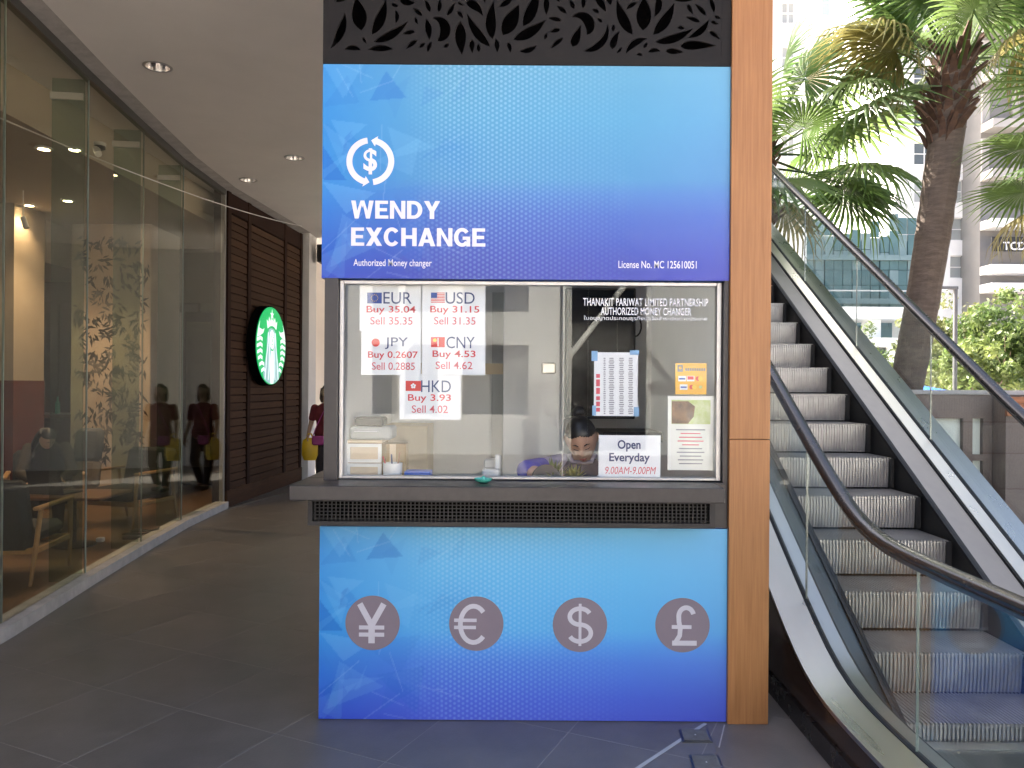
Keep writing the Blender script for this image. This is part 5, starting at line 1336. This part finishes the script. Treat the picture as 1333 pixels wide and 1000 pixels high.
# landing plate and comb
MB().bbox(SX0 - .14, SX1 + .14, 1.9, 3.50, -.01, .012, .003).build('landing_plate', 'steel_dark', es)
q = MB(); q.box(SX0, SX1, 3.46, 3.53, .0125, .018)
for k in range(60): x = SX0 + .005 + k * .0137; q.box(x, x + .006, 3.53, 3.57, .012, .018)
q.build('comb_plate', 'steel', es)
for k in range(3): MB().box(SX0 - .13, SX1 + .13, 1.95 + k * .5, 1.956 + k * .5, .0122, .0128).build('plate_joint', 'step_side', es)
def side(sgn, xs_edge, xg, xout, hfun, dh):
    """one balustrade: sgn -1 left, +1 right"""
    e = lambda off: xs_edge + sgn * off
    gx = xg
    # skirt beside the steps
    MB().sweep(path, lambda y: [(e(.012), max(-.02, NS(y) - .32)), (e(.012), max(.03, max(NS(y), 0) + .05 if y > 3.45 else .06)), (e(.03), max(.03, max(NS(y), 0) + .05 if y > 3.45 else .06)), (e(.03), max(-.02, NS(y) - .32))]).build('skirt', 'step_side', es, smooth=True)
    MB().sweep(path, lambda y: [(e(-.006), max(.02, NS(y) + .030)), (e(.011), max(.02, NS(y) + .030)), (e(.011), max(.045, NS(y) + .052)), (e(-.006), max(.045, NS(y) + .052))]).build('skirt_brush', 'rubber_matte', es)
    # sloped inner panel
    MB().sweep(path, lambda y: [(e(.031), max(.05, NS(y) + .04)), (gx - sgn * .105, DK(y) - .025), (gx - sgn * .105, DK(y) - .05), (e(.045), max(.045, NS(y) + .02))]).build('inner_panel', 'steel_dark', es, smooth=True)
    MB().sweep(path, lambda y: [(gx - sgn * .104, DK(y) - .03), (gx - sgn * .104, DK(y) - .006), (gx - sgn * .092, DK(y) - .004), (gx - sgn * .092, DK(y) - .03)]).build('panel_gap', 'rubber_matte', es)
    MB().sweep(path, lambda y: [(gx - sgn * .091, DK(y) - .02), (gx - sgn * .091, DK(y) - .001), (gx - sgn * .014, DK(y) + .012), (gx - sgn * .014, DK(y) - .02)]).build('inner_deck', 'steel', es, smooth=True)
    MB().sweep(path, lambda y: [(gx - sgn * .013, DK(y) - .02), (gx - sgn * .013, DK(y) + .016), (gx + sgn * .013, DK(y) + .016), (gx + sgn * .013, DK(y) - .02)]).build('glass_gasket', 'rubber_matte', es)
    MB().sweep(path, lambda y: [(gx + sgn * .014, DK(y) - .02), (gx + sgn * .014, DK(y) + .012), (xout, DK(y) - .002), (xout, DK(y) - .022)]).build('outer_deck', 'steel', es, smooth=True)
    MB().sweep(path, lambda y: [(xout - sgn * .012, max(.101, DK(y) - 1.2)), (xout - sgn * .012, DK(y) - .023), (xout - sgn * .035, DK(y) - .023), (xout - sgn * .035, max(.101, DK(y) - 1.2))]).build('outer_cladding', 'cladding', es, smooth=True)
    pp = [y for y in path if DK(y) - 1.2 < .2]
    MB().sweep(pp, lambda y: [(xout + sgn * .004, .0), (xout + sgn * .004, .10), (xout - sgn * .04, .10), (xout - sgn * .04, .0)]).build('plinth', 'rubber', es)
    # glass panels with small gaps
    ys = [2.2, 3.0, 4.15, 5.3, 6.45, 7.6, 8.75, 9.9]
    if sgn < 0: ys = [2.2, 2.94, 4.05, 5.5, 6.65, 7.8, 8.95, 10.1]
    for a, b in zip(ys, ys[1:]):
        p2 = [a + .004 + (b - a - .008) * i / 10 for i in range(11)]
        MB().sweep(p2, lambda y: [(gx - .005, DK(y) + .005), (gx - .005, hfun(y) - .03), (gx + .005, hfun(y) - .03), (gx + .005, DK(y) + .005)]).build('glass_panel', 'rail_glass', es)
        MB().sweep([b - .0015, b + .0015], lambda y: [(gx - .005, DK(y) + .018), (gx - .005, hfun(y) - .038), (gx + .005, hfun(y) - .038), (gx + .005, DK(y) + .018)]).build('glass_edge', 'joint_green' if b < 3 else 'steel_dark', es)
    # handrail with rounded end
    hp = [Vector((gx, y, hfun(y))) for y in path]
    r0 = (HL(2.2) - DK(2.2) - .02) / 2; cz = hfun(2.2) - r0
    arc = [Vector((gx, 2.2 - r0 * math.sin(a), cz + r0 * math.cos(a))) for a in np.linspace(math.pi * .95, .06, 22)]
    MB().tube(arc + hp, .040, 16, True, .62).build('handrail', 'rubber', es, smooth=True)
    MB().sweep(path, lambda y: [(gx - .02, hfun(y) - .037), (gx - .02, hfun(y) - .023), (gx + .02, hfun(y) - .023), (gx + .02, hfun(y) - .037)]).build('handrail_guide', 'steel_dark', es)
    # half-round glass end
    m = MB(); n = 20; pf = [(gx - .005, 2.196)] 
    ring = [(2.196 - (r0 - .03) * math.sin(a), cz + (r0 - .03) * math.cos(a)) for a in np.linspace(0, math.pi, n)]
    k = len(m.v)
    for xx in (gx - .005, gx + .005): m.v += [(xx, y, z) for y, z in ring]
    m.f += [tuple(range(n)), tuple(range(2 * n - 1, n - 1, -1))] + [(i, i + 1, i + 1 + n, i + n) for i in range(n - 1)]; m.mi += [0] * (n + 1)
    m.build('glass_panel', 'rail_glass', es)
side(-1, SX0, 1.560, 1.395, HL, 0)
side(1, SX1, 2.890, 3.06, HR, 0)
MB().sweep([y for y in path if DK(y) > .6], lambda y: [(1.42, max(.0, DK(y) - 1.18)), (3.03, max(.0, DK(y) - 1.18)), (3.03, max(.02, DK(y) - 1.10)), (1.42, max(.02, DK(y) - 1.10))]).build('truss_soffit', 'cladding', es)
ul = struct(MB().box(1.32, 3.1, YE, 15, NS(YE) - .35, NS(YE) - .02).build('upper_walkway', 'white_wall'))

# ================================================================== OUTDOORS
# granite screen wall behind the escalator
pw = thing('granite_screen_wall', 'brown granite parapet wall with pale glazed openings behind the escalator', 'wall', (6, 7.7, 0))
GY = 7.6
def prect(x0, x1, y0, y1, Y): a, b = pix(x0, y1, Y), pix(x1, y0, Y); return (a.x, b.x, a.z, b.z)
hs = [prect(1208, 1254, 545, 593, GY), prect(1266, 1280, 545, 592, GY), prect(1266, 1280, 600, 640, GY), prect(1293, 1317, 624, 653, GY), prect(1327, 1356, 632, 655, GY), prect(1327, 1356, 660, 690, GY), prect(1208, 1254, 602, 640, GY), prect(1293, 1317, 662, 690, GY)]
ztp = pix(1260, 514, GY).z
q = MB(); holes_wall(q, 3.3, 9.5, 0, ztp, GY, GY + .16, hs); q.build('wall', 'granite', pw)
for h in hs: MB().box(h[0], h[1], GY + .05, GY + .07, h[2], h[3]).build('pane', 'frosted', pw)
MB().bbox(3.28, 9.52, GY - .025, GY + .20, ztp, ztp + .045, .004).build('coping', 'granite_cap', pw)
t = thing('timber_planter', 'orange brown timber planter box at the right end of the parapet', 'planter', (pix(1330, 530, 7.3).x, 7.4, 0))
h = prect(1311, 1400, 517, 542, 7.35)
for k in range(3): z0_ = h[2] + (h[3] - h[2]) * k / 3; MB().bbox(h[0], h[1], 7.35, 7.38, z0_ + .002, z0_ + (h[3] - h[2]) / 3 - .002, .002).build('board', 'orange_wood', t)
MB().box(h[0] + .01, h[1] - .01, 7.381, 7.58, .0, h[3] - .01).build('liner', 'granite', t)

# palms
def frond_mesh(seed, Rr, petiole, m, droop=.55, spread=150):
    rp = random.Random(seed); q = MB()
    # petiole along +Y, then the fan
    pp = [Vector((0, petiole * t, .10 * petiole * math.sin(t * 2.2))) for t in (0, .25, .5, .75, 1)]
    q.tube(pp, [.022, .018, .014, .012, .010], 5, True, .6)
    h = pp[-1]; n = 40; q.cur = 0
    for i in range(n):
        a = R(-spread + 2 * spread * (i + .5) / n); da = R(spread / n) * .96
        L = Rr * (.72 + .28 * math.cos(a * .55)) * rp.uniform(.93, 1.05)
        pts = []
        for r_, wf in ((.02, 1), (.28, 1), (.52, .95), (.68, .62), (.84, .36), (1, .03)):
            r = r_ * L; w = min(r, .52 * L) * math.tan(da) * wf
            zz = .06 * math.sin(r_ * 2.) * Rr - droop * Rr * (max(0, r_ - .35) ** 1.7) * (1 + .25 * rp.uniform(-1, 1)) - .22 * Rr * (abs(a) / R(spread)) ** 2 * r_
            c = h + Vector((math.sin(a) * r, math.cos(a) * r, zz)); s_ = Vector((math.cos(a), -math.sin(a), 0)) * w
            pts.append((c - s_ + Vector((0, 0, -.35 * w)), c + Vector((0, 0, .35 * w)), c + s_ + Vector((0, 0, -.35 * w))))
        k = len(q.v)
        for tr_ in pts: q.v += [tuple(p) for p in tr_]
        for j in range(len(pts) - 1):
            for e in (0, 1): q.f.append((k + j * 3 + e, k + j * 3 + e + 1, k + j * 3 + e + 4, k + j * 3 + e + 3)); q.mi.append(0)
    me = q.mesh('frond', m); return me
FR = [frond_mesh(1, .78, .75, 'palm_green', .45), frond_mesh(2, .86, .85, 'palm_green', .6), frond_mesh(3, .74, .8, 'palm_green', .8), frond_mesh(4, .70, .6, 'palm_old', 1.0)]
def palm(label, base, top, r_base, r_top, seed, nf, fr_scale=1.0, boots=True, frs=None, elmin=-45):
    rp = random.Random(seed); base, top = Vector(base), Vector(top)
    t = thing('palm_tree', label, 'palm tree', base, 'fan palms beyond the escalator')
    pts, rr = [], []; n = 46
    for i in range(n + 1):
        u_ = i / n; p = base.lerp(top, u_); p.x += .10 * math.sin(u_ * math.pi) * (top - base).x; pts.append(p)
        rr.append((r_base + (r_top - r_base) * u_) * (1 + .025 * (i % 2) + rp.uniform(-.02, .02)))
    MB().tube(pts, rr, 18).build('trunk', 'bark', t, smooth=False)
    if boots:
        bm_ = [MB().add([(-.055, 0, 0), (.055, 0, 0), (.045, .07, .16), (-.045, .07, .16), (-.022, .17, .30), (.022, .17, .30), (-.05, -.04, .02), (.05, -.04, .02), (.04, .035, .18), (-.04, .035, .18), (-.018, .15, .31), (.018, .15, .31)],
                        [(0, 1, 2, 3), (3, 2, 5, 4), (6, 9, 8, 7), (9, 10, 11, 8), (0, 3, 9, 6), (1, 7, 8, 2), (3, 4, 10, 9), (2, 8, 11, 5), (4, 5, 11, 10), (0, 6, 7, 1)]).mesh('leaf_base', 'boot_brown')]
        for i in range(96):
            u_ = i / 96; p = top + (base - top).normalized() * (1.12 * (1 - u_) - .18); a = i * 2.4
            s_ = rp.uniform(.55, .95); d = Vector((math.cos(a), math.sin(a), 0)) * (r_top * 1.0)
            inst('leaf_base', bm_[0], t, p + d * .82, (rp.uniform(-.25, .35) - .1, 0, a - math.pi / 2), (s_ * 1.1, s_, s_))
    for i in range(nf):
        if frs is not None and i < len(frs): az, el, sc_, kind = frs[i]
        else: az = i * 2.399 + rp.uniform(-.3, .3); el = R(75 - (75 - elmin) * (i / max(1, nf - 1)) + rp.uniform(-10, 10)); sc_ = rp.uniform(.85, 1.1); kind = rp.randrange(3) if i < nf * .85 else 3
        p = top + Vector((0, 0, .1 - .35 * (i / nf))) + Vector((math.cos(az), math.sin(az), 0)) * r_top * .5
        M = Matrix.Rotation(az - math.pi / 2, 4, 'Z') @ Matrix.Rotation(el, 4, 'X') @ Matrix.Rotation(rp.uniform(-.35, .35), 4, 'Y')
        inst('frond', FR[kind], t, p, M.to_euler(), (sc_ * fr_scale,) * 3)
    return t
P1Y = 8.7
palm('large leaning palm with thick brown trunk behind the right balustrade', pix(1140, 690, P1Y), pix(1243, 86, P1Y), .165, .185, 3, 19, 1.15, elmin=20,
     frs=[(R(178), R(14), 1.05, 3), (R(200), R(40), 1.0, 0), (R(5), R(-2), 1.0, 1), (R(-25), R(22), 1.0, 0), (R(150), R(-5), .9, 2)])
palm('palm whose bright green fans spread from behind the wood column', (pix(990, 200, 10.2).x + .02, 10.2, 0), pix(992, 205, 10.2), .17, .15, 8, 18, 1.25,
     frs=[(R(-10), R(35), 1.25, 0), (R(10), R(58), 1.2, 0), (R(-35), R(10), 1.2, 1), (R(0), R(-12), 1.2, 2), (R(-20), R(75), 1.1, 0), (R(15), R(15), 1.3, 1), (R(-5), R(-32), 1.1, 2)])
palm('palm at the right edge of the picture with drooping fans', (6.05, 7.9, 0), (6.05, 7.9, 3.95), .16, .14, 15, 20, .9)

# leafy trees behind the parapet
def tree(label, x, y, h, rad, seed, m, group='leafy trees on the plaza', nleaf=5200, leaf=.085):
    rp = random.Random(seed); t = thing('leafy_tree', label, 'tree', (x, y, 0), group)
    q = MB(); ends = []
    hb = h * .38
    q.tube([(x, y, -.06), (x + rp.uniform(-.1, .1), y, hb * .5), (x + rp.uniform(-.15, .15), y, hb)], [.13, .10, .085], 9)
    for k in range(9):
        a = k * 2.4 + rp.uniform(-.3, .3); e = rp.uniform(.3, 1.3); L = rad * rp.uniform(.6, 1.0)
        p0 = Vector((x, y, hb * rp.uniform(.7, 1.0))); d = Vector((math.cos(a) * math.cos(e), math.sin(a) * math.cos(e), math.sin(e)))
        p1 = p0 + d * L * .6 + Vector((0, 0, .1)); p2 = p0 + d * L * 1.15 + Vector((0, 0, .5)); q.tube([p0, p1, p2], [.05, .032, .012], 6); ends += [p1, p2]
        for j in range(2):
            b = p1 + Vector((rp.uniform(-1, 1), rp.uniform(-1, 1), rp.uniform(.1, 1))).normalized() * L * .55; q.tube([p1, b], [.022, .007], 5); ends.append(b)
    q.build('trunk', 'bark_grey', t, smooth=True)
    cz = hb + (h - hb) * .5; V, F = [], []
    cl_ = [(e_, rp.uniform(.30, .62) * rad * .55) for e_ in ends] + [(Vector((x + rp.gauss(0, rad * .42), y + rp.gauss(0, rad * .42), cz + rp.gauss(0, (h - hb) * .24))), rp.uniform(.25, .5) * rad * .55) for _ in range(34)]
    for i in range(nleaf):
        c, rc = cl_[rp.randrange(len(cl_))]
        d = Vector((rp.gauss(0, 1), rp.gauss(0, 1), rp.gauss(0, .8))); d = d.normalized() * rc * rp.random() ** .4
        p = c + d; nrm = (d.normalized() * .6 + Vector((rp.uniform(-1, 1), rp.uniform(-1, 1), rp.uniform(-.3, 1)))).normalized(); a = nrm.orthogonal().normalized(); a.rotate(Matrix.Rotation(rp.uniform(0, 6.28), 3, nrm)); b = nrm.cross(a)
        L = leaf * rp.uniform(.7, 1.4); k = len(V)
        V += [tuple(p - a * L), tuple(p + b * L * .45), tuple(p + a * L), tuple(p - b * L * .45)]; F.append((k, k + 1, k + 2, k + 3))
    mb = MB(); mb.v = V; mb.f = F; mb.mi = [0] * len(F)
    me = bpy.data.meshes.new('crown'); me.from_pydata(V, [], F); me.materials.append(MATS[m]); link(bpy.data.objects.new('crown', me), t)
def tx(px, Y): return pix(px, 480, Y).x
tree('bushy pale green tree right of the lamp post, with a visible trunk', tx(1306, 24), 24, 4.7, 1.75, 31, 'tree_leaf', nleaf=7000)
tree('yellow green tree behind the street lamp', tx(1232, 26), 26, 4.2, 1.7, 32, 'tree_leaf2', nleaf=6500)
tree('yellow green tree cut by the right edge of the picture', tx(1352, 27), 27, 4.8, 1.9, 33, 'tree_leaf2', nleaf=6000)
tree('small tree seen through the balustrade glass left of the palm trunk', tx(1118, 30), 30, 3.4, 1.5, 34, 'tree_leaf', nleaf=4500)
tree('low tree seen between the palm trunk and the white wall', tx(1172, 32), 32, 2.9, 1.4, 35, 'tree_leaf', nleaf=4000)
tree('shrubby green tree low in front of the lamp post', tx(1268, 22), 22, 2.9, 1.0, 36, 'tree_leaf', nleaf=4500)
# street lamp
LY = 20.; c = pix(1244, 376, LY); t = thing('street_lamp', 'dark grey street lamp with a flat horizontal arm', 'street lamp', (c.x, LY, 0))
MB().tube([(c.x, LY, -.06), (c.x, LY, c.z)], .055, 10).build('pole', 'pole_grey', t, smooth=True); a = pix(1212, 379, LY)
MB().bbox(a.x, c.x + .05, LY - .06, LY + .06, c.z - .02, c.z + .06, .01).build('arm', 'pole_grey', t); MB().box(a.x + .02, a.x + .4, LY - .05, LY + .05, c.z - .035, c.z - .021).build('lamp_head', 'plastic_white', t)
# blue awning
t = thing('blue_awning', 'bright blue awning roof low behind the parapet', 'awning', (tx(1215, 16), 16, 0))
a, b, c, d = pix(1190, 500, 16), pix(1245, 510, 16), pix(1245, 514, 15.2), pix(1190, 514, 15.2)
MB().add([a, b, c, d] + [p + Vector((0, .02, -.04)) for p in (a, b, c, d)], [(0, 1, 2, 3), (7, 6, 5, 4), (0, 4, 5, 1), (1, 5, 6, 2), (2, 6, 7, 3), (3, 7, 4, 0)]).build('canvas', 'canvas_blue', t)
for p in (c, d): MB().tube([(p.x, 15.3, -.06), (p.x, 15.3, p.z)], .03, 8).build('post', 'pole_grey', t)

# buildings
def building(name, label, x0, x1, y, depth, z1, m, wins, wm='window_dark', fr='white_paint', extra=None, reveal=.25, cross=True):
    t = thing(name, label, 'building', ((x0 + x1) / 2, y, 0)); q = MB()
    holes_wall(q, x0, x1, -.06, z1, y, y + .4, wins); q.box(x0, x1, y + .4, y + depth, -.06, z1 - .01); q.build('wall', m, t)
    for (a, b, c, d) in wins:
        f = MB(); w_ = .07; holes_wall(f, a, b, c, d, y + reveal - .06, y + reveal, [(a + w_, (a + b) / 2 - w_ / 2, c + w_, (c + d) / 2 - w_ / 2), ((a + b) / 2 + w_ / 2, b - w_, c + w_, (c + d) / 2 - w_ / 2), (a + w_, (a + b) / 2 - w_ / 2, (c + d) / 2 + w_ / 2, d - w_), ((a + b) / 2 + w_ / 2, b - w_, (c + d) / 2 + w_ / 2, d - w_)] if cross else [(a + w_, b - w_, c + w_, d - w_)])
        o = f.build('window', fr, t); MB().box(a, b, y + reveal + .002, y + reveal + .03, c, d).build('pane', wm if not callable(wm) else wm(), o)
    return t
BY = 66.
rb = random.Random(13)
wins = [prect(1237, 1270.5, 333 - 49.3 * k, 362 - 49.3 * k, BY) for k in range(9)]
wins += [prect(1190, 1220, 333 - 49.3 * k, 362 - 49.3 * k, BY) for k in range(9)]
building('office_tower', 'bright white tower with rows of four paned windows', pix(1165, 400, BY).x, pix(1289, 400, BY).x, BY, 14, 58, 'facade_white', wins, lambda: rb.choice(('window_dark', 'window_blind', 'window_blind')), 'facade_white')
# dark balcony block with the white letters
t = thing('balcony_block', 'grey block with deep balconies and a black band lettered in white', 'building', (pix(1400, 400, 62).x, 62, 0))
xa, xb = pix(1290, 400, 62).x, pix(1560, 400, 62).x
MB().box(xa, xb, 63.5, 75, -.06, 46).build('wall', 'facade_grey', t)
zs_ = [pix(1320, y, 62).z for y in (430, 374, 350, 290, 225, 160, 95, 30, -40)]
for k, z in enumerate(zs_[1:]):
    MB().box(xa, xb, 61.9, 63.5, z - .35, z + .35).build('floor_slab', 'facade_white' if k < 3 else 'granite_cap', t)
    if k >= 3:
        MB().box(xa, xb, 62.0, 62.06, z + 1.35, z + 1.45).build('railing', 'pole_grey', t)
        for j in range(6): MB().box(xa + 2.5 * j, xa + 2.5 * j + .6, 63.3, 63.49, z + .4, z + 3.2).build('pier', 'granite_cap', t)
s_ = prect(1291, 1420, 309, 327, 61.8); MB().box(s_[0], s_[1], 61.8, 61.9, s_[2], s_[3]).build('sign_band', 'sign_black', t)
ptext('TCDC', 1306, 1346, 315, 325.5, 61.75, 'ink_white', t, bold=.02)
for j in range(5): MB().box(xa + 1.2 + 2.2 * j, xa + 2.9 + 2.2 * j, 63.44, 63.49, .5, 4.8).build('shopfront', 'teal_glass', t)
# teal glass block
TY = 54.; t = thing('glass_block', 'low teal glass block with stepped glazed roof seen past the handrail', 'building', (pix(1130, 380, TY).x, TY, 0))
MB().box(pix(1050, 400, TY).x, pix(1192, 400, TY).x, TY + .3, TY + 12, -.06, pix(1100, 312, TY).z).build('core', 'teal_glass', t)
rg = random.Random(2)
xs_ = [1050 + 12 * k for k in range(12)]
for i, x in enumerate(xs_):
    top_ = 298 + rg.uniform(-12, 16) if i > 2 else 285
    if i > 8: top_ = 280 + rg.uniform(-12, 8)
    ys_ = [top_, top_ + 22, 335, 352, 372, 392, 408, 425]
    for a, b in zip(ys_, ys_[1:]):
        if b - a < 4: continue
        r_ = prect(x, x + 11.3, a, b - .8, TY); MB().box(r_[0], r_[1], TY + rg.uniform(-.02, .08), TY + .2, r_[2], r_[3]).build('glass_panel', rg.choice(('teal_glass', 'teal_glass', 'teal_glass2')), t)
for y in (335, 392): r_ = prect(1048, 1193, y - 3, y + 3, TY - .3); MB().box(r_[0], r_[1], TY - .3, TY - .03, r_[2], r_[3]).build('floor_band', 'teal_glass2', t)
# white footbridge
FY = 44.; t = thing('footbridge', 'white horizontal footbridge deck crossing behind the palm', 'bridge', (pix(1130, 410, FY).x, FY, 0)); r_ = prect(1040, 1200, 400, 414, FY)
MB().box(r_[0], r_[1], FY, FY + 3, r_[2], r_[3]).build('deck', 'facade_white', t)
MB().box(r_[0], r_[1], FY - .01, FY + .1, r_[3] + .9, r_[3] + .96).build('railing', 'aluminium', t)
for px in (1060, 1150, 1192): MB().box(pix(px, 400, FY).x - .35, pix(px, 400, FY).x + .35, FY + 1, FY + 2, -.06, r_[2]).build('pier', 'facade_white', t)
# pale tower at the left beside the column and a low white house
wins = [prect(1018, 1036, 233 - 58 * k, 262 - 58 * k, 48) for k in range(5)]
building('white_tower', 'plain pale tower close to the wood column behind the glass balustrade', pix(930, 300, 48).x, pix(1050, 300, 48).x, 48, 12, 40, 'facade_white', wins, 'window_blind', 'facade_white')
t = building('cream_tower', 'cream banded apartment tower far behind the palm fans', pix(1040, 300, 85).x, pix(1215, 300, 85).x, 85, 15, 50, 'facade_white', [prect(1070 + 40 * i, 1098 + 40 * i, 48 + 62 * k, 82 + 62 * k, 85) for i in range(4) for k in range(-4, 2)], 'teal_glass2', 'facade_white')
for k in range(-4, 2): r_ = prect(1040, 1215, 33 + 62 * k, 46 + 62 * k, 84.6); MB().box(r_[0], r_[1], 84.4, 84.99, r_[2], r_[3]).build('band', 'facade_cream', t)
building('white_house', 'low white building behind the trees at street level', pix(1100, 450, 40).x, pix(1262, 450, 40).x, 40, 6, pix(1200, 440, 40).z, 'facade_white', [prect(1190, 1216, 456, 505, 40), prect(1128, 1156, 452, 470, 40)], 'window_dark', 'pole_grey')

# building across the court behind the camera (seen mirrored in the glass)
struct(MB().box(.3, 3.9, -10.9, -3.6, -.055, -.045).build('added_dark_strip', 'granite'))  # unseen dark ground strip, added to darken the kiosk window reflection
t = thing('court_building', 'pale building across the court behind the viewer', 'building', (8, -14, 0))
wins = [(x, x + 1.6, z, z + 1.7) for x in (-3.4, -1.2, 5.4, 8.0, 10.6, 13.2) for z in (.9, 3.4)]; dr = (1.15, 3.3, .02, 4.3)
q = MB(); holes_wall(q, -4, 16, -.06, 5.6, -11.4, -11.0, wins + [dr]); q.box(-4, 16, -18, -11.9, -.06, 5.59); q.build('wall', 'facade_white', t)
for w_ in wins: MB().box(w_[0], w_[1], -11.22, -11.18, w_[2], w_[3]).build('window', 'window_dark', t)
for k_ in range(3): MB().bbox(dr[0] + k_ * .716 + .01, dr[0] + (k_ + 1) * .716 - .01, -11.3, -11.25, .03, 4.28, .01).build('added_dark_panel', 'screen_black', t)  # dark bay added so the kiosk window mirrors something dark
t = thing('court_canopy', 'white steel canopy frame with slanted struts across the court', 'canopy', (3, -9, 0))
for x in (-2.4, 1.2, 4.8, 8.4):
    MB().bar((x, -9, 0), (x, -9, 4.4), .16).build('post', 'white_paint', t); MB().bar((x, -9, 2.2), (x + 1.8, -8.2, 4.6), .10).build('strut', 'white_paint', t); MB().bar((x, -11.5, 4.9), (x, -6.5, 4.2), .14).build('rafter', 'white_paint', t)
for y, z in ((-11.4, 4.95), (-9, 4.62), (-6.6, 4.28)): MB().bar((-3, y, z), (9.2, y, z), .12).build('purlin', 'white_paint', t)
MB().add([(-3, -11.5, 5.04), (9.2, -11.5, 5.04), (9.2, -6.5, 4.34), (-3, -6.5, 4.34)], [(0, 1, 2, 3)]).build('roof_glass', 'rail_glass', t)
